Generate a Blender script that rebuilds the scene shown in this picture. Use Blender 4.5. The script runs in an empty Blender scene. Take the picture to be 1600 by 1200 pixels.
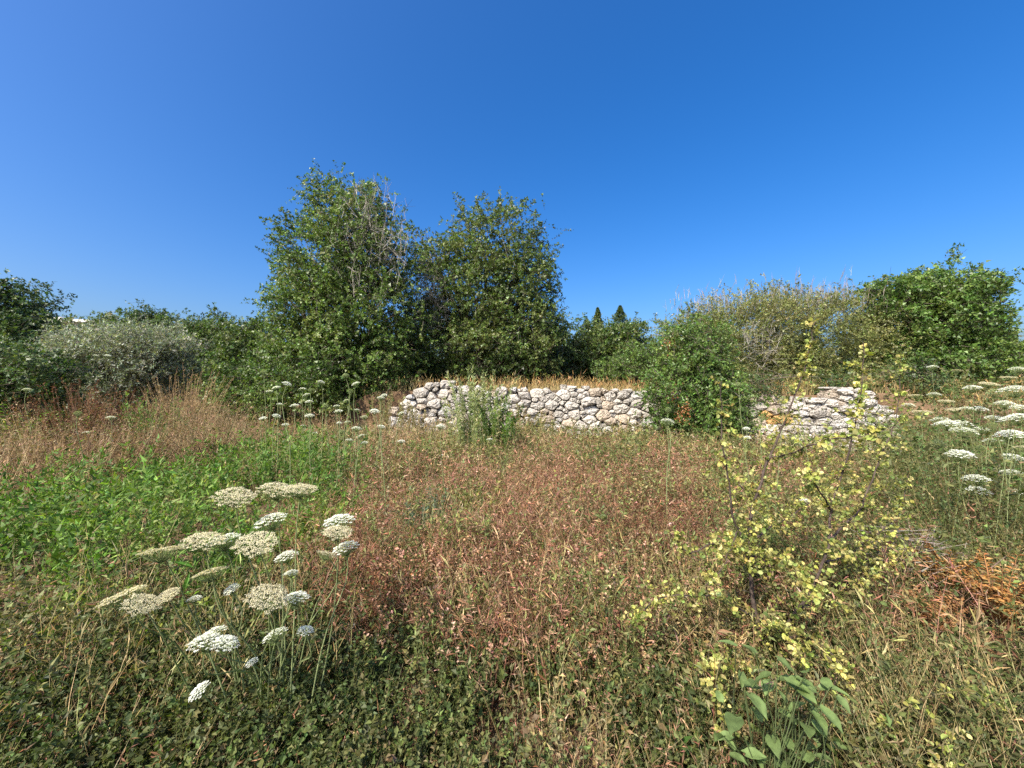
import bpy, math, random
import numpy as np
from math import radians, sin, cos, pi

# ------------------------------------------------------------------ camera, sky, sun, exposure
scn = bpy.context.scene
COL = scn.collection
CAM_H, FPX = 1.65, 601.0                       # eye height; focal length in pixels of a 1600 px wide frame
cam_d = bpy.data.cameras.new('camera')
cam_d.sensor_width = 36.0
cam_d.lens = 36.0 * FPX / 1600.0
cam_d.clip_start, cam_d.clip_end = 0.05, 3000.0
cam = bpy.data.objects.new('camera', cam_d)
cam.location = (0, 0, CAM_H)
cam.rotation_euler = (radians(90), 0, 0)
COL.objects.link(cam)
scn.camera = cam

SUN_EL, SUN_AZ = 46.0, -142.0                  # azimuth clockwise from the view direction (+Y): behind and to the left
world = bpy.data.worlds.new('World')
scn.world = world
world.use_nodes = True
wn, wl = world.node_tree.nodes, world.node_tree.links
wn.clear()
sky = wn.new('ShaderNodeTexSky')
sky.sky_type = 'NISHITA'
sky.sun_disc = False
sky.sun_elevation = radians(SUN_EL)
sky.sun_rotation = radians(SUN_AZ)
sky.altitude = 200
sky.air_density = 1.0
sky.dust_density = 4.5
sky.ozone_density = 5.5
hs = wn.new('ShaderNodeHueSaturation')
hs.inputs['Saturation'].default_value = 1.35
hs.inputs['Hue'].default_value = 0.506
hs.inputs['Value'].default_value = 1.0
bg = wn.new('ShaderNodeBackground')
bg.inputs['Strength'].default_value = 0.125
wo = wn.new('ShaderNodeOutputWorld')
wl.new(sky.outputs[0], hs.inputs['Color'])
wl.new(hs.outputs[0], bg.inputs['Color'])
wl.new(bg.outputs[0], wo.inputs['Surface'])

sun_d = bpy.data.lights.new('sun', 'SUN')
sun_d.energy = 4.6
sun_d.angle = radians(0.53)
sun_d.color = (1.0, 0.93, 0.81)
sun = bpy.data.objects.new('sun', sun_d)
a, e = radians(SUN_AZ), radians(SUN_EL)
SUNV = np.array([sin(a) * cos(e), cos(a) * cos(e), sin(e)])
from mathutils import Vector
sun.rotation_euler = Vector(SUNV).to_track_quat('Z', 'Y').to_euler()
COL.objects.link(sun)

scn.view_settings.view_transform = 'Standard'
scn.view_settings.look = 'None'
scn.view_settings.exposure = 1.0
scn.view_settings.gamma = 1.0
scn.view_settings.use_curve_mapping = False
scn.cycles.use_denoising = False
scn.cycles.max_bounces = 6
scn.cycles.diffuse_bounces = 3
scn.cycles.transmission_bounces = 3

# ------------------------------------------------------------------ helpers
def W(px, py, Y):
    """a point of the place from where the photograph shows it and its depth in metres"""
    return np.array([(px - 800.0) / FPX * Y, Y, CAM_H - (py - 600.0) / FPX * Y])

def unit(v):
    return v / np.maximum(np.linalg.norm(v, axis=-1, keepdims=True), 1e-9)

def _hash(ix, iy, iz, seed):
    h = (ix * 374761393 + iy * 668265263 + iz * 2147483647 + seed * 974634777) & 0xFFFFFFFF
    h = ((h ^ (h >> 13)) * 1274126177) & 0xFFFFFFFF
    return ((h ^ (h >> 16)) & 0xFFFF) / 65535.0

def noise3(p, scale=1.0, seed=0):
    p = np.asarray(p, float) * scale
    i = np.floor(p).astype(np.int64)
    f = p - i
    f = f * f * (3 - 2 * f)
    out = 0.0
    for dx in (0, 1):
        for dy in (0, 1):
            for dz in (0, 1):
                w = (f[..., 0] if dx else 1 - f[..., 0]) * (f[..., 1] if dy else 1 - f[..., 1]) * (f[..., 2] if dz else 1 - f[..., 2])
                out = out + w * _hash(i[..., 0] + dx, i[..., 1] + dy, i[..., 2] + dz, seed)
    return out

def noise2(x, y, scale=1.0, seed=0):
    return noise3(np.stack([x, y, np.zeros_like(x)], -1), scale, seed)

def smooth(t):
    t = np.clip(t, 0, 1)
    return t * t * (3 - 2 * t)

class Geo:
    """collects many small pieces (vectorised) and links them as ONE mesh object"""
    def __init__(self):
        self.V, self.C, self.F, self.n = [], [], [], 0
    def add(self, V, faces, C):
        """V (N,k,3) copies of a template with faces; C (N,3) or (N,k,3)"""
        V = np.asarray(V, np.float32)
        N, k, _ = V.shape
        if N == 0:
            return
        C = np.asarray(C, np.float32)
        if C.ndim == 2:
            C = np.repeat(C[:, None, :], k, axis=1)
        base = self.n + np.arange(N)[:, None] * k
        for size in (3, 4):
            fs = np.array([f for f in faces if len(f) == size], np.int64)
            if len(fs):
                self.F.append((size, (base[:, :, None] + fs[None]).reshape(-1, size)))
        self.V.append(V.reshape(-1, 3)); self.C.append(C.reshape(-1, 3))
        self.n += N * k
    def build(self, name, mat, parent=None, smooth_shade=False, origin=None):
        me = bpy.data.meshes.new(name)
        V = np.concatenate(self.V); C = np.concatenate(self.C)
        if origin is not None:
            V = V - np.asarray(origin, np.float32)
        idx = np.concatenate([f.reshape(-1) for _, f in self.F])
        tot = np.concatenate([np.full(len(f), s, np.int64) for s, f in self.F])
        start = np.concatenate([[0], np.cumsum(tot)[:-1]])
        me.vertices.add(len(V)); me.vertices.foreach_set('co', V.reshape(-1).astype(np.float32))
        me.loops.add(len(idx)); me.loops.foreach_set('vertex_index', idx.astype(np.int32))
        me.polygons.add(len(tot)); me.polygons.foreach_set('loop_start', start.astype(np.int32))
        if smooth_shade:
            me.polygons.foreach_set('use_smooth', np.ones(len(tot), bool))
        else:
            me.polygons.foreach_set('use_smooth', np.zeros(len(tot), bool))
        at = me.color_attributes.new('tint', 'FLOAT_COLOR', 'POINT')
        at.data.foreach_set('color', np.concatenate([C, np.ones((len(C), 1), np.float32)], 1).reshape(-1).astype(np.float32))
        me.update(calc_edges=True)
        me.materials.append(mat)
        o = bpy.data.objects.new(name, me)
        COL.objects.link(o)
        if parent is not None:
            o.parent = parent
        return o

def tag(o, label=None, cat=None, group=None, kind=None):
    if label: o['label'] = label
    if cat: o['category'] = cat
    if group: o['group'] = group
    if kind: o['kind'] = kind
    return o

def empty(name, loc, label=None, cat=None, group=None):
    o = bpy.data.objects.new(name, None)
    o.empty_display_size = 0.2
    o.location = loc
    COL.objects.link(o)
    return tag(o, label, cat, group)

def stuffpart(o):
    o['kind'] = 'stuff'
    return o

# ---- materials
def leaf_mat(name, trans=0.35, rough=0.5, spec=0.35, hue_noise=0.0):
    m = bpy.data.materials.new(name); m.use_nodes = True
    nt = m.node_tree; n, l = nt.nodes, nt.links; n.clear()
    at = n.new('ShaderNodeAttribute'); at.attribute_name = 'tint'
    geo = n.new('ShaderNodeNewGeometry')
    noi = n.new('ShaderNodeTexNoise'); noi.inputs['Scale'].default_value = 45.0
    l.new(geo.outputs['Position'], noi.inputs['Vector'])
    mr = n.new('ShaderNodeMapRange'); mr.inputs[1].default_value = 0.3; mr.inputs[2].default_value = 0.7
    mr.inputs[3].default_value = 0.75; mr.inputs[4].default_value = 1.25
    l.new(noi.outputs['Fac'], mr.inputs[0])
    mul = n.new('ShaderNodeVectorMath'); mul.operation = 'MULTIPLY'
    l.new(at.outputs['Color'], mul.inputs[0]); l.new(mr.outputs[0], mul.inputs[1])
    p = n.new('ShaderNodeBsdfPrincipled')
    p.inputs['Roughness'].default_value = rough
    p.inputs['Specular IOR Level'].default_value = spec
    l.new(mul.outputs[0], p.inputs['Base Color'])
    t = n.new('ShaderNodeBsdfTranslucent')
    tw = n.new('ShaderNodeVectorMath'); tw.operation = 'MULTIPLY'; tw.inputs[1].default_value = (1.15, 1.25, 0.5)
    l.new(mul.outputs[0], tw.inputs[0]); l.new(tw.outputs[0], t.inputs['Color'])
    mx = n.new('ShaderNodeMixShader'); mx.inputs[0].default_value = trans
    l.new(p.outputs[0], mx.inputs[1]); l.new(t.outputs[0], mx.inputs[2])
    o = n.new('ShaderNodeOutputMaterial'); l.new(mx.outputs[0], o.inputs['Surface'])
    return m

def tint_mat(name, rough=0.85, nscale=30.0, lo=0.6, hi=1.3, bump=0.3, bscale=40.0):
    m = bpy.data.materials.new(name); m.use_nodes = True
    nt = m.node_tree; n, l = nt.nodes, nt.links
    p = n['Principled BSDF']; p.inputs['Roughness'].default_value = rough; p.inputs['Specular IOR Level'].default_value = 0.2
    at = n.new('ShaderNodeAttribute'); at.attribute_name = 'tint'
    geo = n.new('ShaderNodeNewGeometry')
    noi = n.new('ShaderNodeTexNoise'); noi.inputs['Scale'].default_value = nscale; noi.inputs['Detail'].default_value = 6
    l.new(geo.outputs['Position'], noi.inputs['Vector'])
    mr = n.new('ShaderNodeMapRange'); mr.inputs[1].default_value = 0.3; mr.inputs[2].default_value = 0.7
    mr.inputs[3].default_value = lo; mr.inputs[4].default_value = hi
    l.new(noi.outputs['Fac'], mr.inputs[0])
    mul = n.new('ShaderNodeVectorMath'); mul.operation = 'MULTIPLY'
    l.new(at.outputs['Color'], mul.inputs[0]); l.new(mr.outputs[0], mul.inputs[1])
    l.new(mul.outputs[0], p.inputs['Base Color'])
    nb = n.new('ShaderNodeTexNoise'); nb.inputs['Scale'].default_value = bscale; nb.inputs['Detail'].default_value = 5
    l.new(geo.outputs['Position'], nb.inputs['Vector'])
    b = n.new('ShaderNodeBump'); b.inputs['Strength'].default_value = bump; b.inputs['Distance'].default_value = 0.02
    l.new(nb.outputs['Fac'], b.inputs['Height']); l.new(b.outputs[0], p.inputs['Normal'])
    return m

def stone_mat():
    m = bpy.data.materials.new('limestone'); m.use_nodes = True
    nt = m.node_tree; n, l = nt.nodes, nt.links
    p = n['Principled BSDF']; p.inputs['Roughness'].default_value = 0.92; p.inputs['Specular IOR Level'].default_value = 0.15
    at = n.new('ShaderNodeAttribute'); at.attribute_name = 'tint'
    geo = n.new('ShaderNodeNewGeometry')
    n1 = n.new('ShaderNodeTexNoise'); n1.inputs['Scale'].default_value = 7.0; n1.inputs['Detail'].default_value = 8; n1.inputs['Roughness'].default_value = 0.65
    n2 = n.new('ShaderNodeTexNoise'); n2.inputs['Scale'].default_value = 28.0; n2.inputs['Detail'].default_value = 6
    vo = n.new('ShaderNodeTexVoronoi'); vo.inputs['Scale'].default_value = 26.0
    for t in (n1, n2, vo): l.new(geo.outputs['Position'], t.inputs['Vector'])
    r1 = n.new('ShaderNodeValToRGB')
    r1.color_ramp.elements[0].position = 0.34; r1.color_ramp.elements[0].color = (0.56, 0.55, 0.53, 1)
    r1.color_ramp.elements[1].position = 0.56; r1.color_ramp.elements[1].color = (1, 0.985, 0.96, 1)
    l.new(n1.outputs['Fac'], r1.inputs['Fac'])
    r2 = n.new('ShaderNodeValToRGB')
    r2.color_ramp.elements[0].position = 0.30; r2.color_ramp.elements[0].color = (0.45, 0.40, 0.34, 1)
    r2.color_ramp.elements[1].position = 0.48; r2.color_ramp.elements[1].color = (1, 1, 1, 1)
    l.new(n2.outputs['Fac'], r2.inputs['Fac'])
    m1 = n.new('ShaderNodeVectorMath'); m1.operation = 'MULTIPLY'
    m2 = n.new('ShaderNodeVectorMath'); m2.operation = 'MULTIPLY'
    l.new(at.outputs['Color'], m1.inputs[0]); l.new(r1.outputs[0], m1.inputs[1])
    l.new(m1.outputs[0], m2.inputs[0]); l.new(r2.outputs[0], m2.inputs[1])
    l.new(m2.outputs[0], p.inputs['Base Color'])
    ad = n.new('ShaderNodeMath'); ad.operation = 'ADD'
    l.new(n1.outputs['Fac'], ad.inputs[0]); l.new(vo.outputs['Distance'], ad.inputs[1])
    b = n.new('ShaderNodeBump'); b.inputs['Strength'].default_value = 0.6; b.inputs['Distance'].default_value = 0.05
    l.new(ad.outputs[0], b.inputs['Height']); l.new(b.outputs[0], p.inputs['Normal'])
    return m

def soil_mat():
    m = bpy.data.materials.new('soil'); m.use_nodes = True
    nt = m.node_tree; n, l = nt.nodes, nt.links
    p = n['Principled BSDF']; p.inputs['Roughness'].default_value = 0.95; p.inputs['Specular IOR Level'].default_value = 0.1
    geo = n.new('ShaderNodeNewGeometry')
    n1 = n.new('ShaderNodeTexNoise'); n1.inputs['Scale'].default_value = 1.3; n1.inputs['Detail'].default_value = 8
    n2 = n.new('ShaderNodeTexNoise'); n2.inputs['Scale'].default_value = 40.0; n2.inputs['Detail'].default_value = 6
    for t in (n1, n2): l.new(geo.outputs['Position'], t.inputs['Vector'])
    r = n.new('ShaderNodeValToRGB')
    r.color_ramp.elements[0].position = 0.35; r.color_ramp.elements[0].color = (0.085, 0.052, 0.03, 1)
    r.color_ramp.elements[1].position = 0.65; r.color_ramp.elements[1].color = (0.20, 0.13, 0.075, 1)
    l.new(n1.outputs['Fac'], r.inputs['Fac'])
    mr = n.new('ShaderNodeMapRange'); mr.inputs[1].default_value = 0.3; mr.inputs[2].default_value = 0.7
    mr.inputs[3].default_value = 0.45; mr.inputs[4].default_value = 1.4
    l.new(n2.outputs['Fac'], mr.inputs[0])
    mul = n.new('ShaderNodeVectorMath'); mul.operation = 'MULTIPLY'
    l.new(r.outputs[0], mul.inputs[0]); l.new(mr.outputs[0], mul.inputs[1])
    l.new(mul.outputs[0], p.inputs['Base Color'])
    b = n.new('ShaderNodeBump'); b.inputs['Strength'].default_value = 0.8; b.inputs['Distance'].default_value = 0.03
    l.new(n2.outputs['Fac'], b.inputs['Height']); l.new(b.outputs[0], p.inputs['Normal'])
    return m

M_LEAF = leaf_mat('tree_leaf', 0.34, 0.45, 0.45)
M_HERB = leaf_mat('herb_leaf', 0.38, 0.55, 0.3)
M_DRY = leaf_mat('dry_weed', 0.25, 0.8, 0.1)
M_PETAL = leaf_mat('white_floret', 0.30, 0.7, 0.1)
M_BARK = tint_mat('bark', 0.9, 14.0, 0.55, 1.35, 0.7, 30.0)
M_STONE = stone_mat()
M_SOIL = soil_mat()
M_PLASTER = tint_mat('plaster', 0.85, 3.0, 0.88, 1.08, 0.1, 20.0)

# ---- pieces
def leaves(g, P, D, N, L, Wd, C, fold=0.18, droop=0.12, shape='diamond'):
    D = unit(D); S = unit(np.cross(D, N)); U = np.cross(S, D)
    L = np.broadcast_to(np.asarray(L, float), (len(P),))[:, None]
    Wd = np.broadcast_to(np.asarray(Wd, float), (len(P),))[:, None]
    if shape == 'tri':
        a = P + D * L * 0.22
        V = np.stack([a + S * Wd * 0.62, a - S * Wd * 0.62 + U * Wd * fold, P + D * L - U * L * droop], 1)
        g.add(V, [(0, 1, 2)], C)
    elif shape == 'diamond':
        mid = P + D * L * 0.45
        V = np.stack([P, mid + S * Wd * 0.5 + U * Wd * fold, P + D * L - U * L * droop, mid - S * Wd * 0.5 + U * Wd * fold], 1)
        g.add(V, [(0, 1, 2), (0, 2, 3)], C)
    else:
        m1 = P + D * L * 0.28; m2 = P + D * L * 0.68 - U * L * droop * 0.35
        V = np.stack([P, m1 + S * Wd * 0.46 + U * Wd * fold, m2 + S * Wd * 0.42 + U * Wd * fold, P + D * L - U * L * droop,
                      m2 - S * Wd * 0.42 + U * Wd * fold, m1 - S * Wd * 0.46 + U * Wd * fold, m2], 1)
        g.add(V, [(0, 1, 2, 6), (6, 2, 3), (0, 6, 4, 5), (6, 3, 4)], C)

def ribbons(g, P0, P1, P2, w, C):
    """thin tapering stalks as narrow blades through three points"""
    D = unit(P2 - P0)
    ref = np.tile(np.array([[0.0, 1.0, 0.0]]), (len(P0), 1))
    S = unit(np.cross(D, ref + 0.3 * np.roll(D, 1, axis=1)))
    w = np.broadcast_to(np.asarray(w, float), (len(P0),))[:, None]
    V = np.stack([P0 - S * w * 0.5, P0 + S * w * 0.5, P1 + S * w * 0.4, P1 - S * w * 0.4, P2], 1)
    g.add(V, [(0, 1, 2, 3), (3, 2, 4)], C)

def sticks(g, A, B, ra, rb, C):
    """three-sided tapering sticks"""
    D = unit(B - A)
    ref = np.where(np.abs(D[:, 2:3]) > 0.9, np.array([[1.0, 0, 0]]), np.array([[0, 0, 1.0]]))
    S = unit(np.cross(D, ref)); U = np.cross(S, D)
    ra = np.broadcast_to(np.asarray(ra, float), (len(A),))[:, None]; rb = np.broadcast_to(np.asarray(rb, float), (len(A),))[:, None]
    vs = []
    for P, r in ((A, ra), (B, rb)):
        for k in range(3):
            t = 2 * pi * k / 3
            vs.append(P + (S * cos(t) + U * sin(t)) * r)
    g.add(np.stack(vs, 1), [(0, 1, 4, 3), (1, 2, 5, 4), (2, 0, 3, 5)], C)

def tube(g, path, radii, C, sides=8, cap=True):
    path = np.asarray(path, float); n = len(path)
    T = unit(np.gradient(path, axis=0))
    ref = np.array([0.31, 0.95, 0.05])
    S = unit(np.cross(T, ref)); U = np.cross(T, S)
    ang = np.arange(sides) * 2 * pi / sides
    V = path[:, None, :] + np.asarray(radii)[:, None, None] * (S[:, None, :] * np.cos(ang)[None, :, None] + U[:, None, :] * np.sin(ang)[None, :, None])
    F = []
    for i in range(n - 1):
        for k in range(sides):
            k2 = (k + 1) % sides
            F.append((i * sides + k, i * sides + k2, (i + 1) * sides + k2, (i + 1) * sides + k))
    g.add(V.reshape(1, -1, 3), F, np.array([C]))

def spline(pts, n):
    pts = np.asarray(pts, float)
    d = np.concatenate([[0], np.cumsum(np.linalg.norm(np.diff(pts, axis=0), axis=1))]); d /= d[-1]
    m = len(pts)
    t = np.linspace(0, 1, n)
    if m < 3:
        return np.stack([np.interp(t, d, pts[:, k]) for k in range(3)], 1)
    tan = np.gradient(pts, d, axis=0)
    i = np.clip(np.searchsorted(d, t, side='right') - 1, 0, m - 2)
    h = (d[i + 1] - d[i])[:, None]; s = ((t - d[i])[:, None]) / h
    return ((2 * s**3 - 3 * s**2 + 1) * pts[i] + (s**3 - 2 * s**2 + s) * h * tan[i] + (-2 * s**3 + 3 * s**2) * pts[i + 1] + (s**3 - s**2) * h * tan[i + 1])

def pal(rng, n, palette, jit=0.18, bias=None):
    """pick n colours from a palette [(weight, rgb)...] with a little variation"""
    w = np.array([p[0] for p in palette], float); c = np.array([p[1] for p in palette], float)
    cum = np.cumsum(w) / w.sum()
    u = rng.random(n) if bias is None else np.clip(bias + rng.normal(0, 0.17, n), 0, 0.9999)
    k = np.minimum(np.searchsorted(cum, u), len(c) - 1)
    out = c[k] * np.exp(rng.normal(0, jit, (n, 1))) * np.exp(rng.normal(0, jit * 0.3, (n, 3)))
    return np.clip(out, 0.003, 0.9)

def shoots(g, rng, B, D, L, bend, stem_w, stem_c, nleaf, leafL, leafW, leaf_c, t0=0.15, splay=0.9, upbias=0.5, jit=0.18, shape='diamond', fold=0.18, droop=0.15, gs=None, simple=None):
    """leafy shoots: curved stalks carrying leaves; every argument an array over the shoots"""
    M = len(B)
    if M == 0: return
    L = np.broadcast_to(np.asarray(L, float), (M,))
    at = lambda t, i: B[i] + D[i] * (L[i] * t)[:, None] + bend[i] * (t * t)[:, None]
    ii = np.arange(M)
    one = np.ones(M)
    if stem_w is not None:
        sw = np.broadcast_to(np.asarray(stem_w, float), (M,))
        k = np.zeros(M, bool) if simple is None else simple
        p0, p1, p2 = at(0 * one, ii), at(0.55 * one, ii), at(one, ii)
        ribbons(gs or g, p0[~k], p1[~k], p2[~k], sw[~k], stem_c[~k])
        if k.any():
            q0, q2 = p0[k], p2[k]
            S = unit(np.cross(unit(q2 - q0), np.array([[0.2, 1.0, 0.1]]))) * (sw[k] * 0.5)[:, None]
            (gs or g).add(np.stack([q0 - S, q0 + S, q2], 1), [(0, 1, 2)], stem_c[k])
    i = np.repeat(ii, nleaf)
    n = len(i)
    if n == 0: return
    t = t0 + (1 - t0) * rng.random(n) ** 0.8
    P = at(t, i)
    T = unit(D[i] * L[i][:, None] + 2 * bend[i] * t[:, None])
    R = unit(rng.normal(size=(n, 3)))
    R = unit(R - T * (R * T).sum(1, keepdims=True))
    LD = unit(T * (1 - splay * 0.6) + R * splay)
    Nn = unit(rng.normal(size=(n, 3)) * 0.7 + np.array([0, 0, upbias]) + T * 0.4)
    sz = np.exp(rng.normal(0, 0.25, n))
    lc = leaf_c[i] * np.exp(rng.normal(0, jit, (n, 1))) * np.exp(rng.normal(0, jit * 0.35, (n, 3)))
    lL = np.broadcast_to(np.asarray(leafL, float), (M,))[i] * sz
    lW = np.broadcast_to(np.asarray(leafW, float), (M,))[i] * sz
    lc = np.clip(lc, 0.003, 0.9)
    if simple is None:
        leaves(g, P, LD, Nn, lL, lW, lc, fold, droop, shape)
    else:
        k = simple[i]
        if (~k).any(): leaves(g, P[~k], LD[~k], Nn[~k], lL[~k], lW[~k], lc[~k], fold, droop, shape)
        if k.any(): leaves(g, P[k], LD[k], Nn[k], lL[k], lW[k], lc[k], fold, droop, 'tri')

# ------------------------------------------------------------------ the lie of the land
_WX = np.array([-400, -14, -5.0, -1.0, 4.6, 6.5, 8.5, 11.0, 15.0, 400])
_WY = np.array([12.9, 12.9, 12.7, 12.7, 12.4, 11.6, 10.6, 10.0, 9.6, 9.6])
def wall_y(x):
    return np.interp(x, _WX, _WY)
def ground_z(x, y):
    x = np.asarray(x, float); y = np.asarray(y, float)
    d = y - wall_y(x)
    kx = smooth((x - 10.2) / 1.6)
    step = 1.38 * (smooth((d - 0.34) / 0.16) * (1 - kx) + smooth((d + 4.2) / 7.5) * kx) * smooth((x + 7.0) / 2.5)
    slope = 0.9 * smooth((y - 8) / 16.0) * (1 - smooth((x + 7.0) / 2.5))
    und = 0.16 * (noise2(x, y, 0.45, 3) - 0.5) + 0.05 * (noise2(x, y, 1.9, 4) - 0.5)
    far = 2.2 * smooth((np.hypot(x, y) - 30) / 60) * smooth((-x - 5) / 40)
    return step + slope + und * smooth(np.hypot(x, y) / 2.0) + far

def build_ground():
    xs = np.concatenate([-np.geomspace(700, 13, 22), np.linspace(-12.5, 16.5, 117), np.geomspace(17, 700, 22)])
    fr = np.concatenate([[-700, -200, -60, -25], np.linspace(-12, 0.94, 90) ])
    rows = []
    wy = wall_y(xs)
    for y0 in (-700, -200, -60, -20, -8, -4, -2):
        rows.append(np.full_like(xs, y0))
    for f in np.linspace(0.0, 1.0, 44):
        rows.append(-1 + (wy + 1) * f)
    for off in (0.2, 0.34, 0.40, 0.46, 0.52, 0.7, 1.0, 1.5, 2.2, 3, 4, 5.5, 7.5, 10, 13, 17, 22, 30, 42, 60, 90, 140, 250, 450, 800):
        rows.append(wy + off)
    Y = np.array(rows); X = np.tile(xs, (len(rows), 1))
    Z = ground_z(X, Y)
    V = np.stack([X, Y, Z], -1)
    R, Cn = X.shape
    F = [(r * Cn + c, r * Cn + c + 1, (r + 1) * Cn + c + 1, (r + 1) * Cn + c) for r in range(R - 1) for c in range(Cn - 1)]
    g = Geo(); g.add(V.reshape(1, -1, 3), F, np.array([[0.2, 0.14, 0.09]]))
    o = g.build('ground', M_SOIL, None, True)
    tag(o, 'brown dry soil of the overgrown field and its raised terrace', None, None, 'structure')
build_ground()

# ------------------------------------------------------------------ dry stone walls, stone by stone
def clip_poly(poly, p, n):
    out = []
    for i in range(len(poly)):
        A, Bq = poly[i], poly[(i + 1) % len(poly)]
        da, db = np.dot(A - p, n), np.dot(Bq - p, n)
        if da <= 0: out.append(A)
        if da * db < 0:
            out.append(A + (Bq - A) * (da / (da - db)))
    return out

def stone_wall(x0, x1, top_fn, size_fn, label, seed, specials=()):
    rng = np.random.default_rng(seed)
    xm = 0.5 * (x0 + x1)
    root = empty('dry_stone_wall', (xm, float(wall_y(xm)), 0.0), label, 'wall')
    o3 = np.array([xm, float(wall_y(xm)), 0.0])
    # seeds of the stones in the plane of the wall's face (u along x, v up): big ones first, small ones wedged between
    pts = []
    for lo, hi, tries in ((1.15, 1.45, 260), (0.8, 1.15, 1500), (0.5, 0.8, 2500), (0.34, 0.5, 2500)):
        for _ in range(tries):
            u = rng.uniform(x0, x1); v = rng.uniform(-0.15, 2.0)
            s = size_fn(u) * rng.uniform(lo, hi)
            ok = True
            for (pu, pv, ps) in pts:
                if ((pu - u) / 1.22) ** 2 + ((pv - v) / 0.82) ** 2 < (0.45 * (ps + s)) ** 2:
                    ok = False; break
            if ok: pts.append((u, v, s))
    pts = np.array(pts)
    keep = [k for k in range(len(pts)) if pts[k, 1] < top_fn(pts[k, 0]) - 0.03]
    for k in keep:
        c = pts[k, :2]; s = pts[k, 2]
        poly = [c + np.array(q) * s * 0.92 for q in ((-1, -0.35), (-0.6, -0.68), (0.6, -0.68), (1, -0.35), (1, 0.35), (0.6, 0.68), (-0.6, 0.68), (-1, 0.35))]
        d2 = np.abs(pts[:, :2] - c).max(1)
        for j in np.where(d2 < 1.4)[0]:
            if j == k: continue
            q = pts[j, :2]
            f = np.clip(0.5 + 0.5 * (s - pts[j, 2]) / (s + pts[j, 2]), 0.3, 0.7)
            n = (q - c) * np.array([1, 2.0])
            poly = clip_poly(poly, c + (q - c) * f, n)
            if len(poly) < 3: break
        if len(poly) < 3: continue
        poly = np.array(poly)
        tp = top_fn(c[0]) + rng.uniform(-0.12, 0.15)
        poly = np.array(clip_poly(list(poly), np.array([0, tp]), np.array([0, 1.0])))
        if len(poly) < 3: continue
        cen = poly.mean(0)
        ext = poly.max(0) - poly.min(0)
        if ext.min() < 0.05: continue
        # outline resampled, rounded, chipped
        av = np.arctan2(poly[:, 1] - cen[1], poly[:, 0] - cen[0])
        am = np.arctan2((poly[:, 1] + np.roll(poly[:, 1], -1)) / 2 - cen[1], (poly[:, 0] + np.roll(poly[:, 0], -1)) / 2 - cen[0])
        ang = np.sort(np.concatenate([av + rng.normal(0, 0.06, len(av)), am]))
        ang = ang[np.concatenate([[True], np.diff(ang) > 0.16])]
        K = len(ang)
        rad = []
        for t in ang:
            d = np.array([cos(t), sin(t)])
            best = 9
            for i in range(len(poly)):
                A, Bq = poly[i] - cen, poly[(i + 1) % len(poly)] - cen
                ed = Bq - A
                den = d[0] * ed[1] - d[1] * ed[0]
                if abs(den) < 1e-9: continue
                r = (A[0] * ed[1] - A[1] * ed[0]) / den
                s2 = (A[0] * d[1] - A[1] * d[0]) / den
                if r > 0 and -1e-6 <= s2 <= 1 + 1e-6: best = min(best, r)
            rad.append(best if best < 9 else ext.min() / 2)
        rad = np.array(rad)
        mr = rad.mean()
        rad = np.minimum(rad, mr * 1.55) * 1.0 * rng.uniform(0.94, 1.02, K)
        depth = 0.34 + 0.1 * rng.random()
        bulge = rng.uniform(0.05, 0.13) * min(1.0, mr / 0.15)
        tilt = rng.normal(0, 0.14, 2)
        rings = [(0.42, -bulge), (0.80, -bulge * 0.75), (1.0, -0.01), (1.0, 0.12), (0.9, depth)]
        Vs = []
        for ri, (f, dy) in enumerate(rings):
            rr = rad * f * (1 + rng.normal(0, 0.05, K))
            uu = rr * np.cos(ang); vv = rr * np.sin(ang)
            yy = dy + rng.normal(0, 0.013, K) + (tilt[0] * uu + tilt[1] * vv if ri < 3 else 0)
            Vs.append(np.stack([uu, yy, vv], 1))
        Vs.append(np.array([[rng.normal(0, 0.02), -bulge * rng.uniform(0.9, 1.2), rng.normal(0, 0.02)]]))
        Vs.append(np.array([[0, depth, 0]]))
        V = np.concatenate(Vs)
        F = []
        for r in range(len(rings) - 1):
            for i in range(K):
                i2 = (i + 1) % K
                F.append((r * K + i, r * K + i2, (r + 1) * K + i2, (r + 1) * K + i))
        cf, cb = len(rings) * K, len(rings) * K + 1
        for i in range(K):
            F.append((cf, (i + 1) % K, i)); F.append((cb, (len(rings) - 1) * K + i, (len(rings) - 1) * K + (i + 1) % K))
        # set on the wall line, slight batter
        slope = (wall_y(cen[0] + 0.3) - wall_y(cen[0] - 0.3)) / 0.6
        yb = wall_y(cen[0]) + slope * V[:, 0] + V[:, 1] + rng.normal(0, 0.045) + 0.06 * cen[1]
        Pw = np.stack([cen[0] + V[:, 0] - 0.0, yb, cen[1] + V[:, 2]], 1) - o3
        base = np.array([0.47, 0.44, 0.395]) * np.exp(rng.normal(0, 0.14))
        u = rng.random()
        if u < 0.12: base = np.array([0.44, 0.43, 0.41]) * rng.uniform(0.85, 1.1)
        elif u < 0.30: base = np.array([0.47, 0.40, 0.32]) * rng.uniform(0.85, 1.05)
        for (sx, sv, sc) in specials:
            if abs(cen[0] - sx) < 0.2 and abs(cen[1] - sv) < 0.17: base = np.array(sc)
        g = Geo(); g.add(Pw[None], F, base[None])
        st = g.build('stone', M_STONE, root, False)
    # earth and small rubble that fills the wall behind the face stones
    xs = np.linspace(x0, x1, 60)
    vs = []
    for x in xs:
        tpz = top_fn(x) - 0.14
        y = wall_y(x)
        vs += [(x, y + 0.16, -0.3), (x, y + 0.20, tpz), (x, y + 0.50, tpz), (x, y + 0.50, -0.3)]
    V = np.array(vs) - o3
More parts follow.
